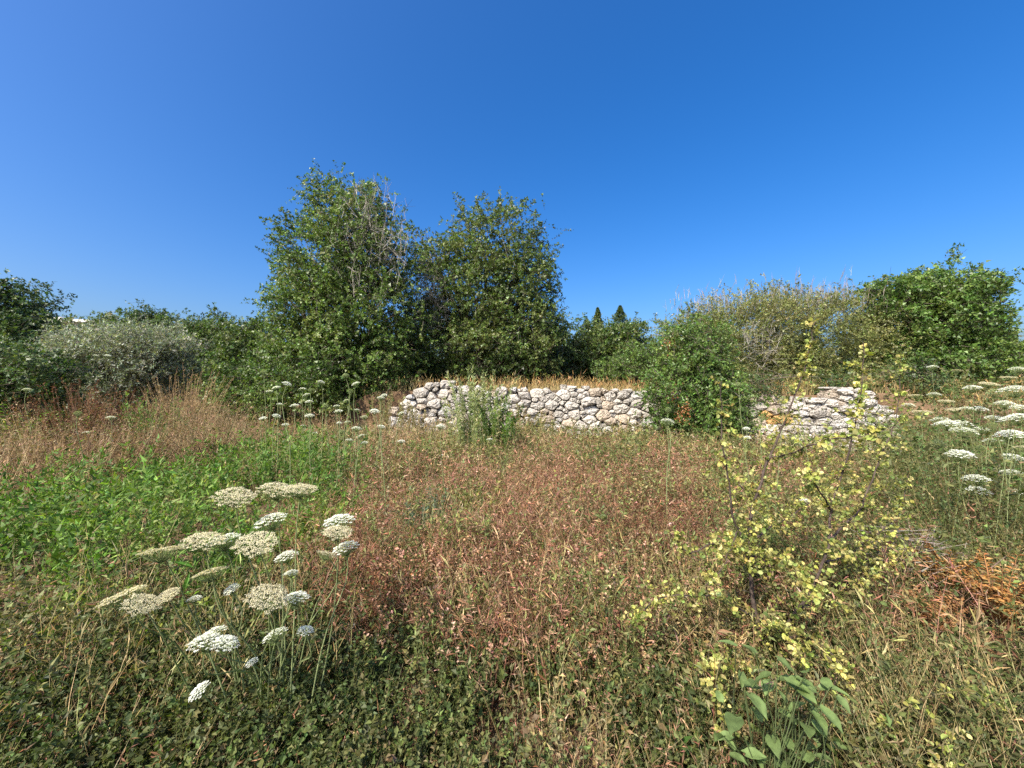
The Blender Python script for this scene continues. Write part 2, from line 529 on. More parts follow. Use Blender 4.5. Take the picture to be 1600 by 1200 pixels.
    F = [(i * 4 + k, (i + 1) * 4 + k, (i + 1) * 4 + (k + 1) % 4, i * 4 + (k + 1) % 4) for i in range(len(xs) - 1) for k in range(4)]
    g = Geo(); g.add(V[None], F, np.array([[0.1, 0.075, 0.05]]))
    g.build('rubble_core', M_BARK, root)
    return root

def top_mid(x):
    return float(np.interp(x, [-4.0, -3.2, -2.4, -1.6, 0, 0.6, 2.0, 4.8, 5.6], [0.75, 1.62, 1.72, 1.62, 1.55, 1.50, 1.62, 1.52, 1.4]))
def top_right(x):
    return float(np.interp(x, [5.6, 6.6, 7.2, 7.9, 8.7, 8.9, 9.6, 10.1, 11.5], [1.25, 1.38, 1.42, 1.33, 1.28, 1.62, 1.55, 1.0, 0.7]))
stone_wall(-3.85, 5.4, top_mid, lambda u: 0.29 if u > -1.8 else 0.32, 'long dry stone wall of pale limestone left of the green laurel bush', 5)
stone_wall(5.9, 10.1, top_right, lambda u: 0.26 if u < 8.7 else 0.2, 'dry stone wall of pale boulders with an ochre stone, right of the laurel bush', 8,
           specials=((7.55, 0.72, (0.46, 0.29, 0.12)),))

rngS = np.random.default_rng(77)
def loose_stone(px, Y, size, label):
    K = 9
    x = (px - 800) / FPX * Y
    z = float(ground_z(x, Y))
    lats = [(-0.5, 0.6), (-0.1, 1.0), (0.3, 0.92), (0.55, 0.5)]
    V = []
    for (h, f) in lats:
        for i in range(K):
            t = 2 * pi * i / K
            r = f * rngS.uniform(0.8, 1.15)
            V.append((cos(t) * r * 0.5, sin(t) * r * 0.38, h * 0.62 + rngS.normal(0, 0.03)))
    V.append((0, 0, -0.33)); V.append((0.03, 0, 0.38))
    F = [(r * K + i, r * K + (i + 1) % K, (r + 1) * K + (i + 1) % K, (r + 1) * K + i) for r in range(3) for i in range(K)]
    F += [(36, (i + 1) % K, i) for i in range(K)] + [(37, 27 + i, 27 + (i + 1) % K) for i in range(K)]
    g = Geo(); g.add(np.array(V)[None] * size, F, np.array([[0.48, 0.445, 0.40]]) * rngS.uniform(0.8, 1.05))
    o = g.build('fallen_stone', M_STONE)
    o.location = (x, Y, z + size * 0.22); o.rotation_euler = (0, rngS.normal(0, 0.2), rngS.uniform(0, 6))
    tag(o, label, 'stone', 'stones fallen from the dry wall')
for px, Y, s in ((1255, 9.7, .5), (1290, 9.5, .42), (1330, 9.3, .5), (1362, 9.2, .36), (1235, 9.9, .36), (1395, 9.2, .4)):
    k = sorted((1255, 1290, 1330, 1362, 1235, 1395)).index(px)
    loose_stone(px, Y, s, ('first', 'second', 'third', 'fourth', 'fifth', 'sixth')[k] + ' from the left of the pale stones fallen below the right-hand wall')
for px, Y, s, w in ((672, 11.9, .5, 'middle'), (640, 12.0, .4, 'leftmost'), (905, 11.8, .42, 'rightmost')):
    loose_stone(px, Y, s, w + ' pale stone fallen in dry grass at the foot of the long wall')

# ------------------------------------------------------------------ trees and bushes
def lobes_px(rows, Y):
    """(px, py, half width px, half height px, half depth m, density, depth offset m)"""
    out = []
    for r in rows:
        px, py, rx, ry = r[:4]
        dy = r[4] if len(r) > 4 and r[4] else None
        den = r[5] if len(r) > 5 else 1.0
        off = r[6] if len(r) > 6 else 0.0
        c = W(px, py, Y + off)
        s = (Y + off) / FPX
        out.append((c, np.array([rx * s, dy or (rx * s * 0.9), ry * s]), den))
    return out

def crown_points(rng, lobes, n, inner=0.35, gap=0.0, gscale=1.6):
    CL = 9
    n0, n = n, n // CL + 1
    area = np.array([(l[1][0] * l[1][1] * l[1][2]) ** (2 / 3) * l[2] for l in lobes])
    cnt = rng.multinomial(n, area / area.sum())
    Ps, Ds = [], []
    for (c, r, den), k in zip(lobes, cnt):
        d = unit(rng.normal(size=(k, 3)))
        f = np.where(rng.random(k) < inner, rng.uniform(0.3, 0.85, k), rng.uniform(0.78, 1.04, k))
        bump = 0.62 + 0.48 * noise3(c + d * r * 1.0, 0.9, 11) + 0.32 * noise3(c + d * r, 2.3, 12)
        P = c + d * r * (f * bump)[:, None]
        Ps.append(P); Ds.append(unit(d / r))
    P = np.concatenate(Ps); D = np.concatenate(Ds)
    far = (D[:, 1] > 0.4) & (rng.random(len(P)) < 0.5)
    P, D = P[~far], D[~far]
    P = np.repeat(P, CL, 0); D = np.repeat(D, CL, 0)
    sp = np.mean([l[1].mean() for l in lobes]) * 0.16 + 0.05
    off = rng.normal(0, 1, P.shape) * np.array([1, 1, 0.75])
    P = P + off * sp; D = unit(D + 0.45 * unit(off)); n = n0
    # ragged sprays that reach out of the crown
    ns = max(10, n // 110)
    j = rng.integers(0, len(P), ns)
    for a in j:
        m = rng.integers(5, 13)
        out = unit(D[a] + rng.normal(0, 0.35, 3) + np.array([0, 0, 0.35]))
        ln = rng.uniform(0.25, 0.65)
        t = np.linspace(0, 1, m)[:, None]
        P = np.concatenate([P, P[a] + out * ln * t + rng.normal(0, 0.06, (m, 3))]); D = np.concatenate([D, np.tile(out, (m, 1))])
    if gap > 0:
        m = noise3(P, gscale, 5) > gap
        P, D = P[m], D[m]
    return P, D

def limb(g, a, b, r0, r1, c, rng, n=7, wob=0.12):
    a, b = np.asarray(a), np.asarray(b)
    L = np.linalg.norm(b - a)
    t = np.linspace(0, 1, n)[:, None]
    p = a + (b - a) * t + np.cumsum(rng.normal(0, wob * L / n, (n, 3)), 0) * (t * (1 - 0.3 * t))
    p[:, 2] += (np.sin(t[:, 0] * pi) * L * 0.06)
    tube(g, p, np.linspace(r0, r1, n), c, 7)
    return p

def tree(name, label, cat, base, lobes, nshoot, palette, seed, leafL=0.085, leafW=0.042, nleaf=13, shootL=0.5, upness=0.25, gap=0.28, trunk_r=0.16,
         bark=(0.14, 0.11, 0.085), splay=0.85, group=None, stems=1, stem_c=None, inner=0.3, twigs=0, twig_box=None, jit=0.2, sag=-0.12, extra=None, gscale=1.6, upbias=0.5, mat=None):
    rng = np.random.default_rng(seed)
    base = np.asarray(base, float)
    root = empty(name, base, label, cat, group)
    # trunk and limbs
    g = Geo()
    top = np.mean([l[0] for l in lobes], axis=0)
    hubs = []
    for s in range(stems):
        b0 = base + np.array([rng.normal(0, 0.25) * (stems > 1), rng.normal(0, 0.2) * (stems > 1), -0.15])
        f = base + (top - base) * 0.45 + rng.normal(0, 0.15, 3)
        p = limb(g, b0, f, trunk_r, trunk_r * 0.68, bark, rng, 8, 0.08)
        hubs.append(p[-1])
    for i, (c, r, den) in enumerate(lobes):
        h = hubs[i % stems]
        p = limb(g, h, c, trunk_r * 0.5, trunk_r * 0.16, bark, rng, 7)
        for q in range(5):
            tgt = c + unit(rng.normal(size=3) + np.array([0, 0, 0.4])) * r * 0.8
            limb(g, p[rng.integers(3, 6)], tgt, trunk_r * 0.2, 0.008, bark, rng, 5)
    o = g.build('trunk', M_BARK, root, True, base)
    # leafy shoots
    P, D = crown_points(rng, lobes, nshoot, inner, gap, gscale)
    m = P[:, 2] > ground_z(P[:, 0], P[:, 1]) + 0.05
    P, D = P[m], D[m]
    M = len(P)
    dirs = unit(D * 0.75 + rng.normal(0, 0.5, (M, 3)) + np.array([0, 0, upness]))
    Ls = shootL * np.exp(rng.normal(0, 0.3, M))
    B = P - dirs * Ls[:, None] * 0.6
    patch = noise3(P, 0.9, seed) * 0.75 + noise3(P, 2.6, seed + 1) * 0.45 - 0.1
    lc = pal(rng, M, palette, 0.15, patch)
    bend = np.stack([rng.normal(0, 0.08, M), rng.normal(0, 0.08, M), np.full(M, sag)], 1) * Ls[:, None] * 2
    sc = np.tile(np.array(stem_c if stem_c is not None else bark), (M, 1)) * np.exp(rng.normal(0, 0.2, (M, 1)))
    g = Geo()
    shoots(g, rng, B, dirs, Ls, bend, 0.010, sc, nleaf, leafL, leafW, lc, 0.1, splay, upbias, jit, simple=np.ones(M, bool))
    if extra:
        extra(g, rng)
    o = stuffpart(g.build('crown', mat or M_LEAF, root, False, base))
    if twigs:
        g = Geo()
        (c, r) = twig_box
        c = np.asarray(c); r = np.asarray(r)
        A = c + unit(rng.normal(size=(twigs, 3))) * r * rng.random((twigs, 1)) ** 0.4
        dd = unit(rng.normal(0, 0.55, (twigs, 3)) + np.array([0, -0.1, 0.75]))
        Ls = rng.uniform(0.25, 0.8, twigs)
        Bq = A + dd * Ls[:, None]
        tc = np.tile(np.array([[0.29, 0.265, 0.22]]), (twigs, 1)) * np.exp(rng.normal(0, 0.2, (twigs, 1)))
        sticks(g, A, Bq, 0.007, 0.003, tc)
        for k in range(3):
            f = rng.uniform(0.3, 0.9, (twigs, 1))
            S0 = A + (Bq - A) * f
            sticks(g, S0, S0 + unit(dd + rng.normal(0, 0.6, (twigs, 3))) * (Ls * 0.45)[:, None], 0.004, 0.002, tc)
        stuffpart(g.build('dead_twig_spray', M_BARK, root, False, base))
    return root

G_OAK = [(2, (0.047, 0.084, 0.019)), (3, (0.082, 0.138, 0.028)), (3, (0.118, 0.183, 0.040)), (2, (0.158, 0.220, 0.057)), (1, (0.217, 0.253, 0.085))]
G_DARK = [(3, (0.035, 0.063, 0.018)), (3, (0.062, 0.103, 0.028)), (3, (0.091, 0.139, 0.036)), (1, (0.132, 0.173, 0.051))]
G_BRIGHT = [(1, (0.057, 0.103, 0.021)), (3, (0.093, 0.160, 0.033)), (3, (0.133, 0.201, 0.044)), (1, (0.177, 0.232, 0.058))]
G_OLIVE = [(2, (0.155, 0.179, 0.121)), (3, (0.222, 0.246, 0.174)), (3, (0.290, 0.315, 0.231)), (1, (0.394, 0.419, 0.312))]
G_SCRUB = [(2, (0.109, 0.130, 0.038)), (3, (0.172, 0.195, 0.060)), (3, (0.224, 0.236, 0.080)), (2, (0.265, 0.242, 0.110))]
G_HEDGE = [(2, (0.043, 0.076, 0.019)), (3, (0.080, 0.126, 0.028)), (3, (0.115, 0.163, 0.038)), (2, (0.154, 0.189, 0.052))]

def gbase(px, Y):
    x = (px - 800) / FPX * Y
    return (x, Y, float(ground_z(x, Y)))

# the tall pair of evergreen trees
YA, YB = 14.2, 16.5
LA = lobes_px([(528, 340, 56, 62, 1.4), (508, 405, 58, 66, 1.6), (568, 392, 58, 70, 1.6), (486, 470, 50, 60, 1.5), (548, 480, 80, 70, 1.9), (462, 535, 40, 54, 1.4), (492, 572, 70, 54, 1.9), (562, 560, 76, 70, 2.0),
               (612, 505, 50, 76, 1.4, .8), (620, 395, 42, 60, .9, .5), (450, 415, 18, 36, .5, .6), (452, 470, 28, 46, .8, .8), (415, 610, 62, 38, 1.3), (505, 622, 88, 36, 1.6), (596, 618, 36, 44, 1.2, .9), (368, 604, 30, 40, 1.0), (575, 312, 30, 30, .6, .4)], YA)
tree('evergreen_tree', 'tallest bushy evergreen tree, left of the pair, with grey dead twigs near its top', 'tree', gbase(545, YA), LA, 13500, G_OAK, 21,
     leafL=0.074, leafW=0.046, nleaf=17, shootL=0.46, gap=0.24, trunk_r=0.17, stems=3, twigs=330, twig_box=(W(582, 395, YA - 1.0), np.array([1.3, 0.9, 2.3])))
LB = lobes_px([(772, 392, 72, 68, 1.9), (812, 440, 56, 70, 1.7), (740, 455, 66, 74, 2.0), (805, 515, 62, 60, 2.0), (728, 540, 80, 56, 2.2), (690, 425, 46, 66, 1.1, .7),
               (848, 535, 34, 46, 1.2, .9), (665, 530, 50, 60, 1.6), (652, 395, 36, 48, .8, .5), (670, 460, 40, 44, 1.0, .6), (780, 572, 70, 30, 1.8), (845, 445, 24, 50, .7, .5)], YB)
tree('evergreen_tree', 'evergreen tree with rounded darker top, right of the tall pair, behind the long wall', 'tree', gbase(760, YB), LB, 10500, G_HEDGE, 22,
     leafL=0.082, leafW=0.05, nleaf=17, shootL=0.5, gap=0.24, trunk_r=0.18, stems=2, twigs=260, twig_box=(W(670, 470, YB - 1.2), np.array([0.9, 0.7, 1.6])))
# right-hand broad tree
YR = 14.0
LR = lobes_px([(1442, 456, 48, 32, 1.5), (1398, 472, 38, 26, 1.1, .8), (1482, 474, 36, 28, 1.3, .9), (1435, 508, 64, 42, 1.8), (1492, 518, 46, 36, 1.6), (1528, 548, 30, 26, 1.2, .8), (1460, 556, 80, 32, 1.8), (1368, 452, 22, 9, .4, .45), (1540, 522, 20, 12, .5, .5)], YR)
tree('broad_tree', 'broad rich green tree with spreading boughs at the right edge of the photo', 'tree', gbase(1470, YR), LR, 7500, G_BRIGHT, 23,
     leafL=0.10, leafW=0.05, nleaf=14, shootL=0.55, gap=0.30, trunk_r=0.15, stems=2, sag=-0.2, gscale=1.3)
# laurel bush that hides the break between the walls
YL = 10.6
LL = lobes_px([(1078, 540, 50, 42, .9), (1060, 600, 44, 50, .8), (1105, 610, 46, 56, .8), (1100, 660, 50, 28, .7), (1130, 645, 28, 44, .6, .8), (1048, 650, 24, 26, .5, .7)], YL)
def red_tips(g, rng):
    for (px, py, n) in ((1045, 535, 40), (1072, 637, 60), (1065, 650, 60), (1048, 622, 40)):
        c = W(px, py, YL - 0.95)
        P = c + rng.normal(0, 0.09, (n, 3))
        leaves(g, P, unit(rng.normal(size=(n, 3))), unit(rng.normal(size=(n, 3))), 0.06, 0.03, pal(rng, n, [(1, (0.28, 0.10, 0.04)), (1, (0.35, 0.17, 0.06))]))
tree('laurel_bush', 'rounded green bush with a few rusty leaves between the two stone walls', 'bush', gbase(1085, YL), LL, 4200, G_BRIGHT, 24,
     leafL=0.07, leafW=0.034, nleaf=13, shootL=0.34, gap=0.2, trunk_r=0.06, stems=4, extra=red_tips)
# grey-green scrub with bare upright twigs
YC = 14.5
LC = lobes_px([(1140, 508, 62, 40, 1.6), (1085, 512, 46, 32, 1.3), (1205, 508, 66, 50, 1.7), (1280, 512, 74, 56, 1.8), (1350, 535, 48, 44, 1.4), (1180, 565, 84, 42, 1.6), (1290, 575, 94, 38, 1.6), (1110, 560, 56, 46, 1.4)], YC)
def bare_tops(g, rng):
    n = 700
    px = np.concatenate([rng.normal(1258, 46, 430), rng.normal(1105, 26, 150), rng.normal(1340, 25, 120)])
    A = np.stack([(px - 800) / FPX * YC, YC + rng.normal(0, 0.6, n), CAM_H + (600 - rng.normal(482, 14, n)) / FPX * YC], 1)
    A[430:580, 2] -= 0.1
    d = unit(rng.normal(0, 0.22, (n, 3)) + np.array([0, 0, 1.0]))
    L = rng.uniform(0.25, 0.75, n) * np.where(np.arange(n) < 430, 1.0, 0.7)
    c = pal(rng, n, [(2, (0.30, 0.26, 0.22)), (2, (0.26, 0.20, 0.17)), (1, (0.30, 0.29, 0.18))])
    ribbons(g, A, A + d * (L * 0.55)[:, None], A + d * L[:, None] + rng.normal(0, 0.03, (n, 3)), 0.014, c)
    for k in range(2):
        f = rng.uniform(0.2, 0.8, (n, 1)); S0 = A + d * L[:, None] * f
        e = S0 + unit(d + rng.normal(0, 0.4, (n, 3))) * (L * 0.4)[:, None]
        ribbons(g, S0, (S0 + e) / 2, e, 0.009, c)
tree('scrub_bush', 'wide grey-green scrub with bare upright twigs above the right-hand wall', 'bush', gbase(1240, YC), LC, 10500, G_SCRUB, 25,
     leafL=0.06, leafW=0.026, nleaf=18, shootL=0.5, upness=0.7, gap=0.2, trunk_r=0.06, stems=6, splay=0.65, extra=bare_tops,
     stem_c=(0.17, 0.17, 0.07), twigs=70, twig_box=(W(1185, 545, YC - 1.6), np.array([0.9, 0.4, 0.7])))
# low growth in front of the scrub on the terrace
tree('terrace_bush', 'low dark bush on the terrace just behind the top of the right-hand wall', 'bush', gbase(1322, 11.6), lobes_px([(1300, 602, 34, 22, .5), (1335, 600, 30, 24, .5), (1180, 598, 34, 16, .5), (1410, 585, 40, 22, .6), (1440, 600, 40, 22, .6)], 11.4), 900, G_DARK, 26,
     leafL=0.06, leafW=0.03, nleaf=12, shootL=0.3, gap=0.2, trunk_r=0.03, stems=3)
# row of hedge trees beyond the terrace
hed = [(700, 540, 70, 50, 21.0, 'dark bushy tree showing between the tall pair, beyond the wall', G_DARK), (845, 548, 54, 46, 20.0, 'dark green hedge tree nearest the tall pair, behind the golden grass', G_DARK),
       (905, 545, 52, 44, 21.0, 'green hedge tree in the middle of the row behind the golden grass', G_HEDGE), (965, 548, 46, 42, 20.0, 'green hedge tree at the right end of the row, beside the gap of sky', G_HEDGE)]
for i, (px, py, rx, ry, Y, lab, pa) in enumerate(hed):
    L = lobes_px([(px, py, rx, ry, 1.8), (px - rx * .5, py + ry * .45, rx * .7, ry * .7, 1.6), (px + rx * .5, py + ry * .45, rx * .7, ry * .7, 1.6), (px + rx * .2, py - ry * .55, rx * .5, ry * .5, 1.0, .7), (px, py + ry * .95, rx * 1.05, ry * .6, 1.7)], Y)
    tree('hedge_tree', lab, 'tree', gbase(px, Y), L, 3600, pa, 30 + i, leafL=0.11, leafW=0.06, nleaf=12, shootL=0.5, gap=0.26, trunk_r=0.12, stems=2, group='row of hedge trees')
tree('hedge_shrub', 'sunlit shrub at the foot of the hedge row, left of the laurel bush', 'bush', gbase(990, 15.5), lobes_px([(985, 568, 36, 22, .7), (1010, 560, 22, 26, .6), (955, 575, 26, 16, .5)], 15.5), 1000, G_BRIGHT, 36,
     leafL=0.07, leafW=0.035, nleaf=12, shootL=0.35, gap=0.22, trunk_r=0.04, stems=3)
# cypress tips far behind
def cypress(px, top, wpx, Y, label, seed):
    rng = np.random.default_rng(seed)
    b = np.array(gbase(px, Y)); h = CAM_H + (600 - top) / FPX * Y - b[2]
    rw = wpx / FPX * Y / 2
    root = empty('conifer_tree', b, label, 'tree', 'conifers beyond the hedge row')
    g = Geo(); tube(g, [(b[0], b[1], b[2] - .2), (b[0], b[1], b[2] + h * .5), (b[0], b[1], b[2] + h * 0.97)], [0.22, 0.13, 0.02], (0.12, 0.09, 0.07), 7)
    g.build('trunk', M_BARK, root, True, b)
    n = 2600
    t = rng.random(n) ** 0.6 * 0.95 + 0.04
    an = rng.random(n) * 2 * pi
    tier = 0.45 + 0.75 * np.abs(np.sin(t * h * 3.3 + np.floor(an * 1.1) * 1.7))
    r = np.minimum(rw * (1 - t) * h / 2.6, rw * 1.9) * tier * rng.uniform(0.4, 1.0, n)
    P = b + np.stack([np.cos(an) * r, np.sin(an) * r, t * h], 1)
    D = unit(np.stack([np.cos(an), np.sin(an), np.full(n, 0.55)], 1) + rng.normal(0, 0.25, (n, 3)))
    g = Geo()
    shoots(g, rng, P - D * 0.1, D, 0.14 + 0.5 * (1 - t), np.zeros((n, 3)), None, None, 9, 0.12, 0.04, pal(rng, n, G_DARK, 0.15) * 0.85, 0.1, 0.6, 0.3, simple=np.ones(n, bool))
    stuffpart(g.build('crown', M_LEAF, root, False, b))
cypress(934, 480, 22, 42, 'slim dark conifer tip, the smaller left one above the hedge row', 51)
cypress(969, 477, 34, 42, 'larger dark conifer tip with ragged tiers, the right one above the hedge row', 52)
# left background
tree('olive_tree', 'silvery grey olive tree beyond the dry weeds on the left', 'tree', gbase(195, 13.5), lobes_px([(190, 545, 70, 34, 1.7), (140, 560, 48, 30, 1.3), (245, 555, 46, 34, 1.4), (190, 585, 90, 24, 1.6), (190, 606, 76, 18, 1.3), (230, 528, 36, 20, .9, .7)], 13.5), 6000, G_OLIVE, 61,
     leafL=0.085, leafW=0.022, nleaf=16, shootL=0.45, upness=0.6, gap=0.18, trunk_r=0.12, stems=2, splay=0.6)
for i, (px, py, rx, ry, Y, lab, pa) in enumerate([
        (14, 484, 44, 48, 17.0, 'dark tall tree cut by the left edge of the photo', G_DARK), (66, 536, 26, 36, 16.0, 'very dark narrow tree beside the far pale roof', G_DARK),
        (192, 514, 36, 22, 24.0, 'bushy tree crown rising behind the olive tree', G_HEDGE), (232, 508, 20, 26, 23.0, 'small dark tree just right behind the olive tree', G_DARK),
        (290, 528, 46, 34, 21.0, 'dark green tree between the olive and the left hedge', G_DARK), (345, 534, 44, 36, 20.0, 'olive-green hedge tree left of the tall pair', G_HEDGE),
        (400, 540, 40, 38, 19.0, 'green hedge tree touching the tallest evergreen on its left', G_HEDGE)]):
    L = lobes_px([(px, py, rx, ry, 1.8), (px - rx * .45, py + ry * .5, rx * .7, ry * .7, 1.5), (px + rx * .45, py + ry * .5, rx * .7, ry * .75, 1.5), (px + rx * .25, py - ry * .5, rx * .45, ry * .45, 1.0, .6), (px, py + ry * 1.0, rx * 1.15, ry * .7, 1.7), (px, 585, rx * 1.0, 26, 1.5)], Y)
    tree('background_tree', lab, 'tree', gbase(px, Y), L, 3600, pa, 70 + i, leafL=0.11, leafW=0.055, nleaf=12, shootL=0.5, gap=0.26, trunk_r=0.12, stems=2, group='trees along the left background')
# trees that close the view at the far ends
for i, (px, py, rx, ry, Y, lab) in enumerate([(1590, 575, 60, 30, 19.0, 'dark bush in the shade behind the broad tree at the right edge'), (1060, 560, 40, 40, 17.0, 'dark bush behind the laurel bush, right of the gap of sky'), (600, 575, 60, 40, 18.0, 'shaded bush at the foot of the tall pair, behind the wall end')]):
    tree('shade_bush', lab, 'bush', gbase(px, Y), lobes_px([(px, py, rx, ry, 1.6), (px - rx * .4, py + ry * .4, rx * .7, ry * .7, 1.4)], Y), 1500, G_DARK, 90 + i, leafL=0.10, leafW=0.05, nleaf=12, shootL=0.5, gap=0.2, trunk_r=0.08, stems=2, group='shaded bushes in the background')
# far wood that closes the horizon between the trunks
def far_wood():
    rng = np.random.default_rng(99)
    n = 9000
    an = rng.uniform(-1.15, 1.15, n)
    R = rng.uniform(55, 75, n)
    x = np.sin(an) * R; y = np.cos(an) * R
    z0 = ground_z(x, y)
    top = 2.6 + 1.6 * noise2(x, y, 0.16, 7)
    z = z0 + top * rng.random(n) ** 0.7
    P = np.stack([x, y, z], 1)
    g = Geo()
    D = unit(rng.normal(size=(n, 3)) + np.array([0, 0, 0.4]))
    shoots(g, rng, P, D, 0.8, np.zeros((n, 3)), None, None, 6, 0.5, 0.28, pal(rng, n, G_DARK, 0.2), 0.0, 0.9, 0.4, simple=np.ones(n, bool))
    o = g.build('far_woodland', M_LEAF)
    tag(o, 'dark far woodland behind the bushes', 'woodland', None, 'stuff')
far_wood()

# pale house roof among the trees on the far left
def house():
    Y = 46.0
    c = W(108, 600, Y); x0, x1 = c[0] - 6.0, c[0] + 2.6
    z0 = float(ground_z(c[0], Y)); zt = CAM_H + (600 - 504) / FPX * Y
    root = empty('far_house', (c[0], Y, z0), 'pale flat-roofed house peeking over the trees on the far left', 'house')
    o3 = np.array([c[0], Y, z0])
    def box(name, a, b, col):
        (ax, ay, az), (bx, by, bz) = a, b
        V = np.array([(ax, ay, az), (bx, ay, az), (bx, by, az), (ax, by, az), (ax, ay, bz), (bx, ay, bz), (bx, by, bz), (ax, by, bz)]) - o3
        g = Geo(); g.add(V[None], [(0, 1, 5, 4), (1, 2, 6, 5), (2, 3, 7, 6), (3, 0, 4, 7), (4, 5, 6, 7), (3, 2, 1, 0)], np.array([col]))
        return g.build(name, M_PLASTER, root)
    box('wall', (x0, Y, z0 - 0.5), (x1, Y + 7, zt), (0.62, 0.55, 0.45))
    box('roof_slab', (x0 - 0.5, Y - 0.5, zt), (x1 + 0.5, Y + 7.5, zt + 0.28), (0.78, 0.74, 0.66))
    box('parapet', (x0 - 0.3, Y - 0.3, zt + 0.28), (x1 - 3.2, Y + 4.0, zt + 0.62), (0.78, 0.74, 0.68))
    for k in range(3):
        box('window', (x0 + 1.0 + 2.6 * k, Y - 0.05, zt - 2.2), (x0 + 2.1 + 2.6 * k, Y + 0.05, zt - 0.9), (0.05, 0.06, 0.07))
house()

# ------------------------------------------------------------------ undergrowth of the field
HALF = 1.22                                                        # half angle of the strewn sector, radians
def strew(rng, n, rmin, rmax):
    r = np.exp(rng.uniform(math.log(rmin), math.log(rmax), n))
    an = rng.uniform(-HALF, HALF, n)
    return np.sin(an) * r, np.cos(an) * r * 1.0

def plan(x, y, h=0.3):
    """where on the photograph a plant of height h at that spot stands (only to read the patches off the photograph)"""
    yy = np.maximum(y, 0.05)
    return 800 + FPX * x / yy, 600 + FPX * (CAM_H - h) / yy

def ell(px, py, cx, cy, rx, ry, soft=0.42):
    d = np.sqrt(((px - cx) / rx) ** 2 + ((py - cy) / ry) ** 2)
    return 1 - smooth((d - (1 - soft)) / (2 * soft))

def in_front(x, y):
    return (y < wall_y(x) - 0.05) | (x < -6.5) | (x > 10.3)

def cover(name, label, cat, seed, n, rmin, rmax, weight, hgt, nleaf, leafL, leafW, leaf_pal, stem_pal, mat, lean=0.35, splay=0.9, clump=0.0, stem_w=0.004, grow=8.0, shape='diamond', t0=0.15, hh=0.3, jit=0.2, upbias=0.6, terrace=False, sag=0.15):
    rng = np.random.default_rng(seed)
    x, y = strew(rng, n, rmin, rmax)
    px, py = plan(x, y, hh)
    w = weight(px, py, x, y)
    if clump:
        w = w * smooth((noise2(x, y, 2.2, seed) * 0.6 + noise2(x, y, 6.0, seed + 1) * 0.4 - clump) / 0.16 + 0.5)
    k = (rng.random(n) < w)
    if terrace: k &= (y > wall_y(x) + 0.5)
    else: k &= in_front(x, y)
    k &= ~((np.hypot(x, y) < 0.9))
    x, y = x[k], y[k]
    M = len(x)
    r = np.hypot(x, y)
    gro = 1 + r / grow
    B = np.stack([x, y, ground_z(x, y) - 0.01], 1)
    hv = 0.40 + 0.75 * noise2(x, y, 1.2, seed + 5) + 0.55 * noise2(x, y, 3.4, seed + 6)
    L = rng.uniform(hgt[0], hgt[1], M) * hv
    an = rng.random(M) * 2 * pi
    ln = np.abs(rng.normal(0, lean, M))
    D = unit(np.stack([np.cos(an) * ln, np.sin(an) * ln, np.ones(M)], 1))
    bend = np.stack([np.cos(an) * sag, np.sin(an) * sag, np.full(M, -sag * 0.5)], 1) * L[:, None]
    bias = noise2(x, y, 0.9, seed + 2) * 0.75 + noise2(x, y, 3.0, seed + 3) * 0.75 - 0.25
    lc = pal(rng, M, leaf_pal, 0.18, bias)
    sc = pal(rng, M, stem_pal, 0.2)
    g = Geo()
    shoots(g, rng, B, D, L, bend, stem_w * gro, sc, nleaf, leafL * gro, leafW * gro, lc, t0, splay, upbias, jit, shape, simple=(r > 3.6))
    o = g.build(name, mat)
    tag(o, label, cat, None, 'stuff')
    return M

P_TAN = [(2, (0.20, 0.135, 0.072)), (2, (0.28, 0.20, 0.11)), (1, (0.36, 0.27, 0.16)), (1, (0.42, 0.34, 0.21))]
P_RUST = [(2, (0.109, 0.053, 0.030)), (3, (0.185, 0.092, 0.051)), (3, (0.261, 0.136, 0.082)), (3, (0.342, 0.194, 0.125)), (2, (0.437, 0.277, 0.183)), (2, (0.123, 0.107, 0.037))]
P_STRAW = [(2, (0.26, 0.20, 0.09)), (3, (0.36, 0.285, 0.135)), (2, (0.44, 0.36, 0.18))]
P_OLIVE = [(2, (0.067, 0.082, 0.025)), (3, (0.109, 0.124, 0.040)), (2, (0.147, 0.151, 0.057)), (1, (0.202, 0.176, 0.076))]
P_DKGRN = [(2, (0.036, 0.055, 0.015)), (3, (0.065, 0.088, 0.024)), (3, (0.099, 0.119, 0.036)), (2, (0.142, 0.150, 0.056)), (1, (0.172, 0.132, 0.065))]
P_LIME = [(2, (0.070, 0.135, 0.022)), (3, (0.110, 0.190, 0.032)), (3, (0.150, 0.240, 0.045)), (1, (0.21, 0.27, 0.07))]

def green_patch(px, py):
    """the tongue of fresh green on the left"""
    w = np.maximum.reduce([ell(px, py, 90, 815, 190, 58), ell(px, py, 290, 765, 200, 50), ell(px, py, 440, 735, 130, 52), ell(px, py, 230, 815, 170, 55)])
    return w
def w_lime(px, py, x, y): return green_patch(px, py)
CLEAR = [(1478, 2.75, .3), (1560, 2.45, .36), (1462, 2.3, .2), (758, 4.6, .30), (672, 4.2, .22), (725, 3.15, .14), (495, 3.9, .26), (285, 2.35, .12), (155, 2.6, .14), (655, 8.2, .35), (1240, 1.42, .22), (1195, 1.36, .2), (742, 8.8, .5)]
def clearing(x, y):
    k = np.ones_like(x)
    for (cpx, cY, r) in CLEAR:
        k = k * smooth((np.hypot(x - (cpx - 800) / FPX * cY, y - cY) - r * 0.5) / (r * 0.7))
    return k
def w_base(px, py, x, y):
    return (0.15 + 0.85 * clearing(x, y)) * np.clip(1 - 0.6 * green_patch(px, py), 0, 1) * (1 - 0.5 * ell(px, py, 360, 1180, 150, 70))

